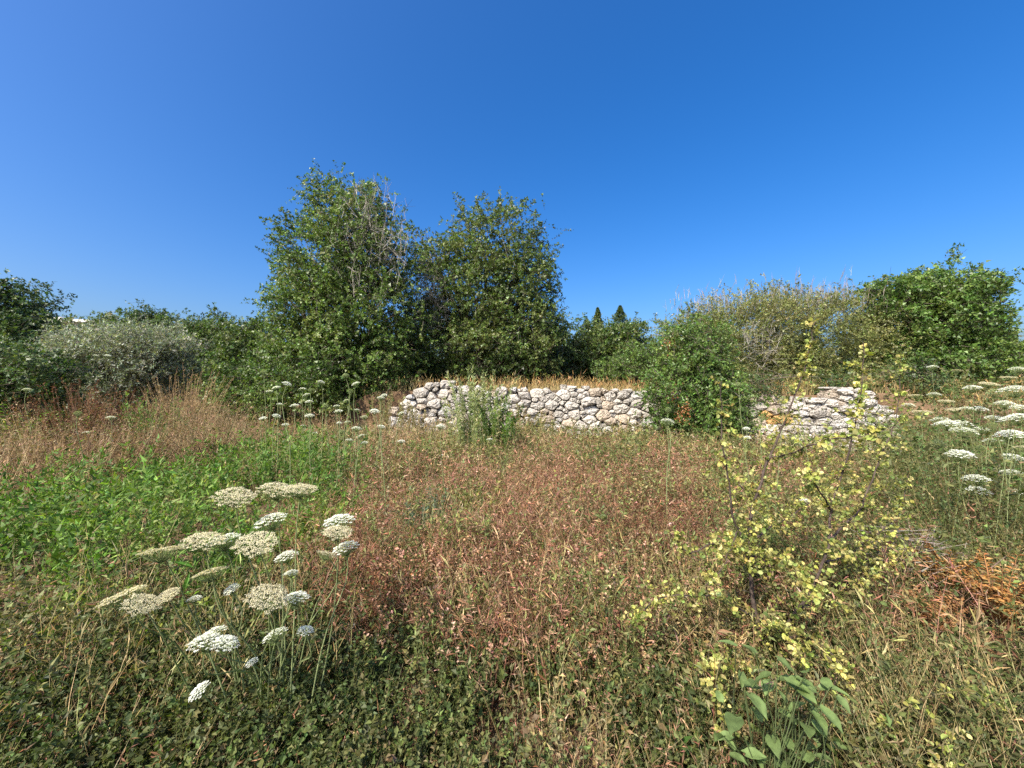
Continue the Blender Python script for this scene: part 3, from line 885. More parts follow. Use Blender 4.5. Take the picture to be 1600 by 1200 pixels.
# 1 dead stalks and litter under everything
cover('dry_weeds', 'brown dead stalks and litter matted through the field', 'weeds', 101, 24000, 0.9, 17, lambda px, py, x, y: (0.75 - 0.45 * smooth((py - 880) / 140)) * w_base(px, py, x, y) + 0.06,
      (0.12, 0.34), 6, 0.022, 0.004, P_RUST, P_TAN, M_DRY, lean=0.7, splay=1.0, stem_w=0.0026, grow=5)
# 2 low green ground cover in the foreground
cover('green_ground_cover', 'low dark green small-leaved ground cover in the foreground', 'ground cover', 102, 40000, 0.9, 5.5,
      lambda px, py, x, y: np.clip((py - 845 - 60 * np.sin(px / 230.0) + np.where(px < 520, 80, 0) - np.where((px > 1250), 20, 0)) / 130, 0, 1) * w_base(px, py, x, y),
      (0.08, 0.30), 11, 0.0175, 0.0125, P_DKGRN, P_OLIVE, M_HERB, lean=0.5, clump=0.36, stem_w=0.003)
# 3 reddish brown weeds in the middle
cover('rust_weeds', 'reddish brown dried flowering weeds across the middle of the field', 'weeds', 103, 36000, 1.8, 11,
      lambda px, py, x, y: np.maximum.reduce([ell(px, py, 850, 850, 330, 160), ell(px, py, 980, 800, 260, 110), ell(px, py, 640, 820, 130, 120), 0.5 * ell(px, py, 1250, 880, 400, 180)]) * w_base(px, py, x, y) * (1 - 0.9 * smooth((py - 930) / 120)),
      (0.25, 0.62), 10, 0.034, 0.0034, P_RUST, P_RUST, M_DRY, lean=0.35, splay=0.75, stem_w=0.0026, clump=0.44, grow=5)
cover('seed_headed_weeds', 'small reddish seed heads of dried weeds in the middle of the field', 'weeds', 113, 16000, 1.6, 9,
      lambda px, py, x, y: np.maximum.reduce([ell(px, py, 900, 850, 300, 170), ell(px, py, 1000, 780, 240, 100), 0.6 * ell(px, py, 640, 830, 130, 120)]) * w_base(px, py, x, y),
      (0.25, 0.5), 12, 0.0115, 0.009, P_RUST, P_RUST, M_DRY, lean=0.35, splay=1.0, stem_w=0.0022, clump=0.42, grow=5, t0=0.35)
cover('green_tufts', 'scattered tufts of yellow-green weeds among the rusty ones', 'weeds', 114, 60000, 1.6, 12,
      lambda px, py, x, y: np.maximum.reduce([0.9 * ell(px, py, 680, 790, 190, 140), 0.5 * ell(px, py, 950, 830, 420, 200), 0.8 * ell(px, py, 1080, 700, 420, 45), 0.6 * ell(px, py, 1350, 850, 320, 200)]) * (0.4 + 0.6 * w_base(px, py, x, y)),
      (0.34, 0.62), 10, 0.020, 0.0085, [(2, (0.10, 0.125, 0.040)), (3, (0.155, 0.175, 0.055)), (2, (0.22, 0.225, 0.075)), (1, (0.29, 0.27, 0.11))], P_OLIVE, M_HERB, lean=0.3, splay=0.75, clump=0.58, stem_w=0.0025, grow=5)
# 4 brown weeds on the left
cover('brown_weeds', 'tangled brown dry weeds on the left beyond the green patch', 'weeds', 104, 22000, 3.5, 17,
      lambda px, py, x, y: np.maximum(ell(px, py, 120, 690, 330, 62), 0.7 * ell(px, py, 480, 680, 250, 40)) * w_base(px, py, x, y),
      (0.35, 0.9), 10, 0.028, 0.0045, [(1, (0.17, 0.10, 0.055)), (3, (0.26, 0.175, 0.10)), (3, (0.36, 0.26, 0.16)), (1, (0.18, 0.17, 0.07))], P_TAN, M_DRY, lean=0.4, splay=0.7, stem_w=0.004, clump=0.4)
# 5 olive and straw weeds towards the wall and on the right
cover('olive_weeds', 'olive green half-dry weeds near the walls and on the right', 'weeds', 105, 30000, 1.2, 16,
      lambda px, py, x, y: np.maximum.reduce([0.8 * ell(px, py, 1000, 690, 600, 40), 0.85 * ell(px, py, 1400, 960, 480, 330), 0.7 * ell(px, py, 560, 700, 220, 60), 0.35 * ell(px, py, 700, 800, 160, 140), 0.4 * ell(px, py, 150, 930, 330, 120)]) * w_base(px, py, x, y),
      (0.22, 0.50), 11, 0.019, 0.008, P_OLIVE + P_STRAW[:1], P_STRAW, M_HERB, lean=0.35, splay=0.75, stem_w=0.0026, clump=0.3, grow=5)
# 6 straw grass
cover('straw_grass', 'thin straw-coloured dry grass at the foot of the walls', 'grass', 106, 15000, 2.2, 16,
      lambda px, py, x, y: np.maximum(0.9 * ell(px, py, 950, 682, 480, 26), 0.25 + 0 * px) * w_base(px, py, x, y),
      (0.30, 0.60), 3, 0.045, 0.0028, P_STRAW, P_STRAW, M_DRY, lean=0.28, splay=0.35, stem_w=0.0025, clump=0.42, grow=4)
# 7 golden grass on the terrace
cover('golden_grass', 'golden dry grass on the terrace behind the long wall', 'grass', 107, 42000, 9.5, 40,
      lambda px, py, x, y: np.where(x > -6, 0.9, 0.0), (0.25, 0.5), 2, 0.09, 0.006, [(2, (0.30, 0.19, 0.075)), (3, (0.42, 0.27, 0.11)), (2, (0.50, 0.36, 0.17))], P_STRAW, M_DRY, lean=0.25, splay=0.3, stem_w=0.006, terrace=True, grow=14)
cover('terrace_weeds', 'green and straw weeds on the terrace above the right-hand wall', 'weeds', 117, 16000, 9.5, 22,
      lambda px, py, x, y: np.where((x > 6.0), 0.9, 0.0), (0.35, 0.8), 10, 0.035, 0.014, P_OLIVE + [(2, (0.09, 0.14, 0.04))], P_STRAW, M_HERB, lean=0.35, splay=0.75, stem_w=0.005, terrace=True, clump=0.3)
cover('verge_weeds', 'green and straw weeds filling the right edge below the terrace', 'weeds', 118, 24000, 2.2, 16,
      lambda px, py, x, y: np.maximum(ell(px, py, 1570, 690, 210, 110), ell(px, py, 1590, 780, 190, 110)) * (y > 2.95), (0.6, 1.3), 17, 0.026, 0.009, P_OLIVE + [(3, (0.09, 0.15, 0.04))], P_OLIVE, M_HERB, lean=0.3, splay=0.75, stem_w=0.004, clump=0.3)
# 8 fresh green lance-leaved patch
cover('lance_leaved_herbs', 'fresh bright green lance-leaved herbs in a tongue on the left', 'herbs', 108, 30000, 1.5, 11,
      w_lime, (0.30, 0.78), 14, 0.05, 0.012, P_LIME, P_LIME, M_HERB, lean=0.22, splay=0.62, stem_w=0.004, hh=0.4, t0=0.25, clump=0.46, grow=12)
# 9 far left and right weeds
cover('tall_dry_weeds', 'tall brown weeds far left before the olive tree', 'weeds', 109, 24000, 8, 30,
      lambda px, py, x, y: np.where((x < -6.0), 0.9, 0.0) * (px < 380), (0.55, 1.2), 10, 0.035, 0.007, [(1, (0.18, 0.11, 0.06)), (3, (0.26, 0.18, 0.10)), (2, (0.35, 0.255, 0.15)), (2, (0.14, 0.155, 0.055))], P_TAN, M_DRY, lean=0.35, splay=0.7, stem_w=0.006, clump=0.12, grow=22)

# ------------------------------------------------------------------ single plants that stand out
def weed_clump(name, label, px, Y, wpx, hpx, nstem, palette, seed, leafL, leafW, nleaf, stem_c, splay=0.6, lean=0.12, mat=None, cat='weed', group=None, shape='diamond', spread=1.0, t0=0.1, sag=0.1):
    rng = np.random.default_rng(seed)
    x = (px - 800) / FPX * Y
    b = np.array([x, Y, float(ground_z(x, Y))])
    root = empty(name, b, label, cat, group)
    wd = wpx / FPX * Y / 2; h = hpx / FPX * Y
    off = rng.normal(0, 0.32, (nstem, 2)) * wd * spread
    B = np.stack([b[0] + off[:, 0], b[1] + off[:, 1], np.zeros(nstem)], 1)
    B[:, 2] = ground_z(B[:, 0], B[:, 1]) - 0.02
    d2 = (off / max(wd, 1e-3))
    D = unit(np.stack([d2[:, 0] * lean * 3 + rng.normal(0, lean, nstem), d2[:, 1] * lean * 3 + rng.normal(0, lean, nstem), np.ones(nstem)], 1))
    L = h * rng.uniform(0.62, 1.02, nstem) * (1 - 0.3 * np.clip(np.linalg.norm(d2, axis=1), 0, 1))
    bend = np.stack([rng.normal(0, sag, nstem), rng.normal(0, sag, nstem), np.full(nstem, -0.04)], 1) * L[:, None]
    gs = Geo()
    ii = np.arange(nstem)
    at = lambda t: B + D * L[:, None] * t + bend * t * t
    sc = pal(rng, nstem, [(1, stem_c)], 0.15)
    for k in range(4):
        t0_, t1_ = k / 4, (k + 1) / 4
        sticks(gs, at(t0_), at(t1_), 0.0022 * (1 - 0.75 * t0_) * Y ** 0.5, 0.0022 * (1 - 0.75 * t1_) * Y ** 0.5, sc)
    stuffpart(gs.build('stems', M_BARK, root, False, b))
    g = Geo()
    shoots(g, rng, B, D, L, bend, None, None, nleaf, leafL, leafW, pal(rng, nstem, palette, 0.12), t0, splay, 0.5, 0.2, shape, simple=np.full(nstem, Y > 6.0))
    stuffpart(g.build('foliage', mat or M_HERB, root, False, b))
    return root

P_FLEA = [(1, (0.178, 0.225, 0.088)), (2, (0.255, 0.292, 0.120)), (1, (0.340, 0.352, 0.176))]
weed_clump('tall_weed', 'tallest pale green feathery weed standing before the middle of the long wall', 742, 8.8, 92, 158, 60, P_FLEA, 201, 0.075, 0.018, 120, (0.16, 0.20, 0.08), lean=0.06)
weed_clump('tall_weed', 'slightly lower green weed hard against the right of the tallest one', 778, 8.5, 46, 112, 28, P_LIME, 202, 0.07, 0.017, 90, (0.10, 0.16, 0.05), lean=0.06)
weed_clump('tall_weed', 'narrow straw-tipped weed in front of the left end of the long wall', 640, 11.5, 40, 78, 16, [(1, (0.20, 0.19, 0.085)), (1, (0.28, 0.24, 0.12))], 203, 0.07, 0.02, 80, (0.2, 0.17, 0.08), lean=0.07)
weed_clump('tall_weed', 'pale straw weed hiding the left end of the long wall', 608, 11.6, 60, 92, 26, [(1, (0.19, 0.18, 0.075)), (1, (0.27, 0.22, 0.11))], 219, 0.07, 0.018, 70, (0.2, 0.17, 0.08), lean=0.09)
weed_clump('tall_weed', 'short olive weed at the wall foot, right of the tallest pale green weed', 842, 11.2, 60, 48, 26, [(1, (0.17, 0.17, 0.06)), (1, (0.24, 0.21, 0.09))], 220, 0.06, 0.016, 40, (0.2, 0.17, 0.08), lean=0.15)
weed_clump('tall_weed', 'low golden weed climbing the long wall near its middle', 815, 12.0, 60, 64, 22, [(1, (0.28, 0.22, 0.10)), (1, (0.20, 0.19, 0.07))], 204, 0.07, 0.02, 60, (0.28, 0.2, 0.1), lean=0.15)
weed_clump('low_herb', 'small bright green herb tuft left of the tallest weed', 655, 8.2, 62, 44, 90, P_LIME, 205, 0.06, 0.014, 14, (0.08, 0.14, 0.03), lean=0.25)
weed_clump('low_herb', 'yellow-green low herb in the middle of the rusty weeds', 758, 4.6, 105, 74, 80, [(1, (0.20, 0.21, 0.05)), (1, (0.28, 0.27, 0.07)), (1, (0.14, 0.17, 0.045))], 206, 0.05, 0.028, 10, (0.15, 0.14, 0.05), lean=0.3)
weed_clump('low_herb', 'blue-green feathery herb left of the yellow-green one', 672, 4.2, 90, 84, 70, [(1, (0.085, 0.13, 0.075)), (1, (0.12, 0.165, 0.10))], 207, 0.035, 0.010, 22, (0.10, 0.13, 0.08), lean=0.25)
weed_clump('low_herb', 'small fresh green sprig below the yellow-green herb', 725, 3.15, 60, 76, 40, P_LIME, 208, 0.032, 0.016, 12, (0.09, 0.14, 0.04), lean=0.3)
weed_clump('low_herb', 'yellow-green leafy herb beside the right end of the green tongue', 495, 3.9, 100, 92, 60, [(1, (0.16, 0.21, 0.035)), (1, (0.22, 0.25, 0.05))], 209, 0.045, 0.026, 12, (0.12, 0.16, 0.04), lean=0.3)
weed_clump('low_herb', 'light green herb among the flower stems at lower left', 285, 2.35, 70, 90, 30, [(1, (0.15, 0.22, 0.035)), (1, (0.20, 0.25, 0.05))], 210, 0.045, 0.024, 12, (0.12, 0.16, 0.04), lean=0.35)
weed_clump('low_herb', 'light green herb low at the left beside the flower cluster', 155, 2.6, 80, 80, 34, [(1, (0.15, 0.22, 0.035)), (1, (0.20, 0.25, 0.05))], 211, 0.045, 0.022, 12, (0.12, 0.16, 0.04), lean=0.35)
weed_clump('low_herb', 'green weed clump under the wild carrots at the right edge', 1475, 5.0, 110, 70, 60, P_LIME, 212, 0.05, 0.014, 14, (0.10, 0.15, 0.04), lean=0.3)
weed_clump('red_brown_shrub', 'dark reddish brown dead shrub on the left before the olive tree', 132, 8.6, 160, 140, 190, [(1, (0.15, 0.065, 0.035)), (1, (0.20, 0.10, 0.05)), (1, (0.11, 0.05, 0.03))], 213, 0.045, 0.014, 60, (0.13, 0.075, 0.045), lean=0.22, mat=M_DRY, cat='shrub')
weed_clump('green_shrub', 'bright green shrub among brown weeds right below the olive tree', 228, 8.8, 84, 118, 90, P_LIME, 214, 0.06, 0.02, 24, (0.10, 0.15, 0.04), lean=0.25, cat='shrub')
weed_clump('straw_shrub', 'straw-brown dry shrub between the olive and the tallest evergreen', 288, 9.6, 90, 150, 130, [(1, (0.27, 0.18, 0.09)), (1, (0.34, 0.24, 0.13))], 215, 0.05, 0.008, 44, (0.25, 0.17, 0.09), lean=0.18, mat=M_DRY, cat='shrub')

weed_clump('straw_shrub', 'rounded straw-brown dry shrub right of the green shrub, low before the tallest evergreen', 335, 7.6, 130, 120, 150, [(1, (0.24, 0.16, 0.085)), (1, (0.32, 0.23, 0.13)), (1, (0.20, 0.17, 0.08))], 216, 0.05, 0.008, 44, (0.24, 0.16, 0.09), lean=0.25, mat=M_DRY, cat='shrub')
weed_clump('straw_shrub', 'brown dry shrub at the left edge behind the green tongue', 30, 6.4, 150, 120, 150, [(1, (0.22, 0.14, 0.075)), (1, (0.30, 0.205, 0.115)), (1, (0.17, 0.15, 0.065))], 217, 0.045, 0.008, 44, (0.22, 0.14, 0.08), lean=0.28, mat=M_DRY, cat='shrub')
weed_clump('straw_shrub', 'reddish brown dry shrub in the middle of the brown weeds on the left', 200, 6.6, 140, 110, 140, [(1, (0.20, 0.115, 0.06)), (1, (0.27, 0.17, 0.095)), (1, (0.15, 0.09, 0.05))], 218, 0.045, 0.008, 44, (0.2, 0.12, 0.07), lean=0.28, mat=M_DRY, cat='shrub')
# pinnate-leaved plants (bright fronds on the left, orange dry ones on the right)
def pinnate_plant(name, label, cat, px, Y, hpx, wpx, nfrond, palette, seed, leafL, leafW, pairs, mat, stem_c, up=0.8, zlift=0.0, group=None):
    rng = np.random.default_rng(seed)
    x = (px - 800) / FPX * Y
    b = np.array([x, Y, float(ground_z(x, Y))])
    root = empty(name, b, label, cat, group)
    h = hpx / FPX * Y; wd = wpx / FPX * Y / 2
    gs, g = Geo(), Geo()
    for k in range(nfrond):
        an = rng.random() * 2 * pi
        A = b + np.array([cos(an) * wd * 0.25 * rng.random(), sin(an) * wd * 0.25 * rng.random(), zlift * h * rng.random()])
        tip = b + np.array([cos(an) * wd * rng.uniform(0.4, 1.0), sin(an) * wd * rng.uniform(0.4, 1.0), h * rng.uniform(0.45, 1.0)])
        mid = (A + tip) / 2 + np.array([0, 0, np.linalg.norm(tip - A) * 0.16])
        p = spline([A, mid, tip], 12)
        tube(gs, p, np.linspace(0.008, 0.002, 12), stem_c, 4)
        t = np.linspace(0.35, 1.0, pairs)
        q = np.stack([np.interp(t, np.linspace(0, 1, 12), p[:, j]) for j in range(3)], 1)
        T = unit(np.gradient(q, axis=0))
        S = unit(np.cross(T, np.array([0, 0, 1.0])))
        for sg in (-1, 1):
            d = unit(S * sg + T * 0.45 + rng.normal(0, 0.14, (pairs, 3)))
            c = pal(rng, pairs, palette, 0.15)
            leaves(g, q, d, np.tile(np.array([[0, 0, 1.0]]), (pairs, 1)) + rng.normal(0, 0.25, (pairs, 3)), leafL * rng.uniform(0.7, 1.1, pairs), leafW, c, 0.15, 0.25)
    stuffpart(gs.build('frond_stalks', M_BARK, root, True, b))
    stuffpart(g.build('fronds', mat, root, False, b))
P_FROND = [(1, (0.10, 0.19, 0.03)), (2, (0.14, 0.24, 0.04)), (1, (0.19, 0.28, 0.06))]
pinnate_plant('pinnate_shrub', 'bright green shrub of feathered fronds at the left edge', 'shrub', 22, 8.0, 95, 130, 40, P_FROND, 221, 0.11, 0.04, 12, M_HERB, (0.12, 0.15, 0.05))
pinnate_plant('pinnate_shrub', 'smaller bright frond shrub in front of the dark bush on the left', 'shrub', 118, 9.5, 72, 70, 22, P_FROND, 222, 0.11, 0.04, 12, M_HERB, (0.12, 0.15, 0.05))
tree('dark_bush', 'dark shaded bush behind the bright fronds at the left edge', 'bush', gbase(40, 9.6), lobes_px([(30, 575, 70, 36, .8), (90, 590, 34, 26, .6), (0, 560, 40, 30, .7), (20, 630, 80, 34, .7)], 9.6), 2000, G_DARK, 223, leafL=0.07, leafW=0.035, nleaf=12, shootL=0.35, gap=0.2, trunk_r=0.04, stems=3)
P_ORANGE = [(1, (0.28, 0.13, 0.045)), (2, (0.40, 0.20, 0.065)), (1, (0.48, 0.29, 0.11)), (1, (0.24, 0.17, 0.07))]
pinnate_plant('orange_fern', 'dry orange fern-leaved plant, the upper one by the dead brush', 'plant', 1478, 2.75, 110, 90, 26, P_ORANGE, 224, 0.045, 0.017, 12, M_DRY, (0.25, 0.12, 0.05), zlift=0.5)
pinnate_plant('orange_fern', 'wide dry orange fern-leaved plant at the right edge of the photo', 'plant', 1560, 2.45, 130, 150, 34, P_ORANGE, 225, 0.045, 0.017, 12, M_DRY, (0.25, 0.12, 0.05), zlift=0.5)
pinnate_plant('orange_fern', 'faded orange fern-leaved plant lowest of the three on the right', 'plant', 1462, 2.3, 100, 80, 20, [(1, (0.30, 0.15, 0.06)), (1, (0.38, 0.22, 0.10))], 226, 0.04, 0.015, 12, M_DRY, (0.22, 0.12, 0.06), zlift=0.5)

# dead grey brush
def dead_brush():
    rng = np.random.default_rng(231)
    c = W(1415, 862, 2.9)
    b = np.array([c[0], c[1], float(ground_z(c[0], c[1]))])
    root = empty('dead_brush', b, 'heap of dead grey sticks and brush left of the orange ferns', 'brush')
    n = 130
    A = c + rng.normal(0, 1, (n, 3)) * np.array([0.16, 0.12, 0.07])
    an = rng.normal(0.2, 0.7, n)
    d = np.stack([np.cos(an), rng.normal(0, 0.4, n), np.sin(an) * 0.5], 1)
    L = rng.uniform(0.12, 0.38, n)
    g = Geo()
    sticks(g, A - unit(d) * L[:, None] / 2, A + unit(d) * L[:, None] / 2, rng.uniform(0.002, 0.006, n), 0.0015, pal(rng, n, [(2, (0.19, 0.155, 0.125)), (1, (0.26, 0.22, 0.18)), (1, (0.13, 0.095, 0.07))]))
    for k in range(7):
        p0 = np.array([c[0] + rng.normal(0, .12), c[1] + rng.normal(0, .1), b[2] - 0.02])
        tube(g, spline([p0, (p0 + c) / 2 + rng.normal(0, .05, 3), c + rng.normal(0, 0.1, 3)], 6), np.linspace(0.008, 0.004, 6), (0.2, 0.16, 0.13), 5)
    stuffpart(g.build('sticks', M_BARK, root, False, b))
dead_brush()

# ------------------------------------------------------------------ yellow-leaved shrub in the right foreground
P_YEL = [(2, (0.26, 0.27, 0.062)), (3, (0.37, 0.36, 0.10)), (2, (0.48, 0.44, 0.165)), (2, (0.17, 0.20, 0.05))]
def yellow_shrub():
    rng = np.random.default_rng(301)
    Y0 = 2.1
    b = np.array([(1195 - 800) / FPX * Y0, Y0, 0.0]); b[2] = float(ground_z(b[0], b[1]))
    root = empty('yellow_shrub', b, 'tall sparse shrub with dark stem and small yellow-green leaves, right foreground', 'shrub')
    br = [([(1195, 1066, 0), (1188, 960, 0), (1178, 860, .02), (1186, 770, .05), (1206, 712, .05), (1228, 650, .08), (1262, 565, .1), (1276, 502, .1)], .014, 1.0),
          ([(1180, 890, 0), (1140, 810, -.05), (1126, 710, -.08), (1120, 600, -.1)], .007, .8),
          ([(1192, 1010, 0), (1250, 955, -.1), (1292, 880, -.15), (1302, 800, -.1), (1330, 715, -.1), (1346, 620, -.1), (1350, 548, -.1)], .009, 1.0),
          ([(1296, 850, -.1), (1350, 780, .05), (1384, 700, .1), (1400, 620, .15), (1406, 556, .15)], .006, .9),
          ([(1180, 870, 0), (1110, 858, -.15), (1075, 868, -.2), (1050, 835, -.2)], .006, 1.0),
          ([(1187, 965, 0), (1100, 935, -.1), (1020, 945, -.15), (988, 985, -.2)], .006, 1.1),
          ([(1192, 1035, 0), (1125, 1050, -.2), (1080, 1044, -.25)], .005, 1.0),
          ([(1196, 1030, 0), (1275, 1000, -.2), (1320, 1040, -.3), (1335, 1085, -.3)], .006, 1.2),
          ([(1252, 953, -.1), (1330, 915, .1), (1385, 885, .15), (1424, 850, .15)], .006, .9),
          ([(1290, 880, -.12), (1352, 850, .2), (1405, 800, .3), (1415, 740, .3)], .006, 1.1),
          ([(1186, 775, .05), (1150, 752, .2), (1142, 715, .25)], .005, 1.1),
          ([(1205, 714, .05), (1265, 705, -.1), (1330, 698, -.2), (1372, 690, -.2)], .006, 1.1),
          ([(1180, 840, .02), (1235, 800, .2), (1290, 770, .3), (1350, 760, .3)], .006, 1.3),
          ([(1183, 900, 0), (1230, 880, -.2), (1262, 900, -.3), (1280, 945, -.3)], .005, 1.2),
          ([(1190, 985, 0), (1240, 1000, -.25), (1258, 1040, -.3)], .005, 1.2),
          ([(1300, 800, -.1), (1270, 760, -.2), (1255, 730, -.25)], .005, 1.1),
          ([(1150, 830, -.03), (1128, 880, -.2), (1100, 905, -.25)], .004, 1.0)]
    tw = Geo(); fol = Geo()
    dark = np.array([0.075, 0.055, 0.045])
    for bi, (cp, r0, den) in enumerate(br):
        pts = np.array([W(p[0], p[1], Y0 + p[2] * 1.6) for p in cp])
        n = 8 * len(cp)
        p = spline(pts, n) + np.cumsum(rng.normal(0, 0.0035, (n, 3)), 0)
        if bi == 0: p[0] = b + np.array([0, 0, -0.02])
        g = tw
        if bi == 0: g = Geo()
        tube(g, p, np.linspace(r0, 0.002, n), dark, 6)
        if bi == 0: g.build('stem', M_BARK, root, True, b)
        length = np.linalg.norm(np.diff(p, axis=0), axis=1).sum()
        # side twigs with leaves
        m = int(length * 80 * den)
        t = rng.uniform(0.30 if bi == 0 else 0.12, 1.0, m)
        q = np.stack([np.interp(t, np.linspace(0, 1, n), p[:, j]) for j in range(3)], 1)
        d = unit(rng.normal(size=(m, 3)) * np.array([1, 1, 0.6]) + np.array([0, 0, 0.25]))
        Ls = rng.uniform(0.03, 0.15, m) * np.where(t > 0.8, 0.5, 1.0)
        bend = np.stack([np.zeros(m), np.zeros(m), np.full(m, -0.15)], 1) * Ls[:, None]
        shoots(fol, rng, q, d, Ls, bend, 0.0022, np.tile(np.array([[0.16, 0.13, 0.05]]), (m, 1)), 6, 0.018, 0.0148, pal(rng, m, P_YEL, 0.16), 0.1, 0.9, 0.5, 0.22, 'oval', 0.12, 0.1, gs=tw)
    tw.build('branches', M_BARK, root, True, b)
    stuffpart(fol.build('foliage', M_HERB, root, False, b))
yellow_shrub()
def yellow_sprig(label, pts, Y, seed):
    rng = np.random.default_rng(seed)
    P = np.array([W(px, py, Y) for px, py in pts])
    b = P[0].copy(); b[2] = float(ground_z(b[0], b[1]))
    root = empty('yellow_sprig', b, label, 'sprig')
    p = spline(np.concatenate([[b], P]), 30)
    g = Geo(); tube(g, p, np.linspace(0.005, 0.002, 30), (0.13, 0.11, 0.05), 5); g.build('stem', M_BARK, root, True, b)
    m = 38
    t = rng.uniform(0.25, 1, m)
    q = np.stack([np.interp(t, np.linspace(0, 1, 30), p[:, j]) for j in range(3)], 1)
    d = unit(rng.normal(size=(m, 3)) + np.array([0, 0, 0.3]))
    fol = Geo()
    shoots(fol, rng, q, d, rng.uniform(0.02, 0.07, m), np.zeros((m, 3)), None, None, 4, 0.018, 0.0135, pal(rng, m, P_YEL, 0.12), 0.1, 0.9, 0.5, 0.15, 'oval', 0.12, 0.1)
    stuffpart(fol.build('foliage', M_HERB, root, False, b))
yellow_sprig('yellow-leaved trailing sprig arching toward the lower right corner', [(1392, 1125), (1440, 1092), (1510, 1082), (1585, 1108)], 1.5, 311)
yellow_sprig('short yellow sprig at the bottom right, below the trailing one', [(1478, 1200), (1474, 1160), (1486, 1142)], 1.35, 312)
yellow_sprig('yellow-leaved runner hanging along the bottom left of the yellow shrub', [(1136, 1190), (1128, 1120), (1118, 1070), (1130, 1020)], 1.55, 313)

# broad-leaved green plant at the shrub's foot: each leaf a part
def big_leaf_mesh(name, seed):
    rng = np.random.default_rng(seed)
    g = Geo()
    nu, nv = 7, 5
    V = np.zeros((nu, nv, 3))
    for i in range(nu):
        t = i / (nu - 1)
        half = 0.36 * (sin(pi * min(1, t * 0.92 + 0.10)) ** 0.8) * (1 - 0.45 * t) + 0.002
        for j in range(nv):
            s = (j / (nv - 1)) * 2 - 1
            V[i, j] = (s * half, t - (0.10 * abs(s) if i == 0 else 0), 0.16 * abs(s) * half * 2.2 - 0.22 * t * t + 0.02 * rng.normal() * (abs(s) > 0.4))
    F = [(i * nv + j, i * nv + j + 1, (i + 1) * nv + j + 1, (i + 1) * nv + j) for i in range(nu - 1) for j in range(nv - 1)]
    g.add(V.reshape(1, -1, 3), F, np.array([[1, 1, 1]]) * np.array([0.16, 0.225, 0.075]) * rng.uniform(0.8, 1.2))
    o = g.build(name, M_HERB, None, True)
    me = o.data
    bpy.data.objects.remove(o)
    return me
def broad_plant():
    rng = np.random.default_rng(321)
    Y0 = 1.40
    b = W(1195, 1190, Y0); b[2] = float(ground_z(b[0], b[1]))
    root = empty('broad_leaved_plant', b, 'plant with broad pointed green leaves at the foot of the yellow shrub', 'plant')
    ms = [big_leaf_mesh('broad_leaf_%d' % k, 330 + k) for k in range(5)]
    gs = Geo()
    spots = [(1150, 1010, .09), (1205, 1065, .13), (1215, 1030, .11), (1172, 1085, .13), (1150, 1120, .14), (1185, 1125, .13), (1225, 1095, .12), (1205, 1150, .13), (1165, 1160, .14),
             (1240, 1130, .10), (1140, 1180, .12), (1195, 1190, .12), (1235, 1170, .10), (1260, 1190, .10), (1158, 1050, .10), (1250, 1060, .09), (1130, 1150, .10), (1280, 1160, .10), (1300, 1195, .11), (1180, 1020, .10), (1220, 1200, .12)]
    spots += [(rng.uniform(1125, 1310), rng.uniform(1050, 1200), rng.uniform(0.08, 0.13)) for _ in range(30)]
    for k, (px, py, sz) in enumerate(spots):
        p = W(px, py, Y0 + rng.uniform(-0.12, 0.06))
        o = bpy.data.objects.new('leaf', ms[k % 5]); COL.objects.link(o)
        o.parent = root
        o.location = p - b
        o.scale = (sz * rng.uniform(0.48, 0.72),) * 3
        o.rotation_euler = (rng.normal(0.0, 0.3), rng.normal(0, 0.3), rng.uniform(-pi, pi))
        foot = np.array([b[0] + rng.normal(0, 0.05), b[1] + rng.normal(0, 0.05), b[2] - 0.02])
        tube(gs, spline([foot, (foot + p) / 2 + rng.normal(0, 0.03, 3), p], 7), np.linspace(0.0025, 0.0015, 7), (0.10, 0.13, 0.05), 5)
    stuffpart(gs.build('stalks', M_HERB, root, True, b))
broad_plant()

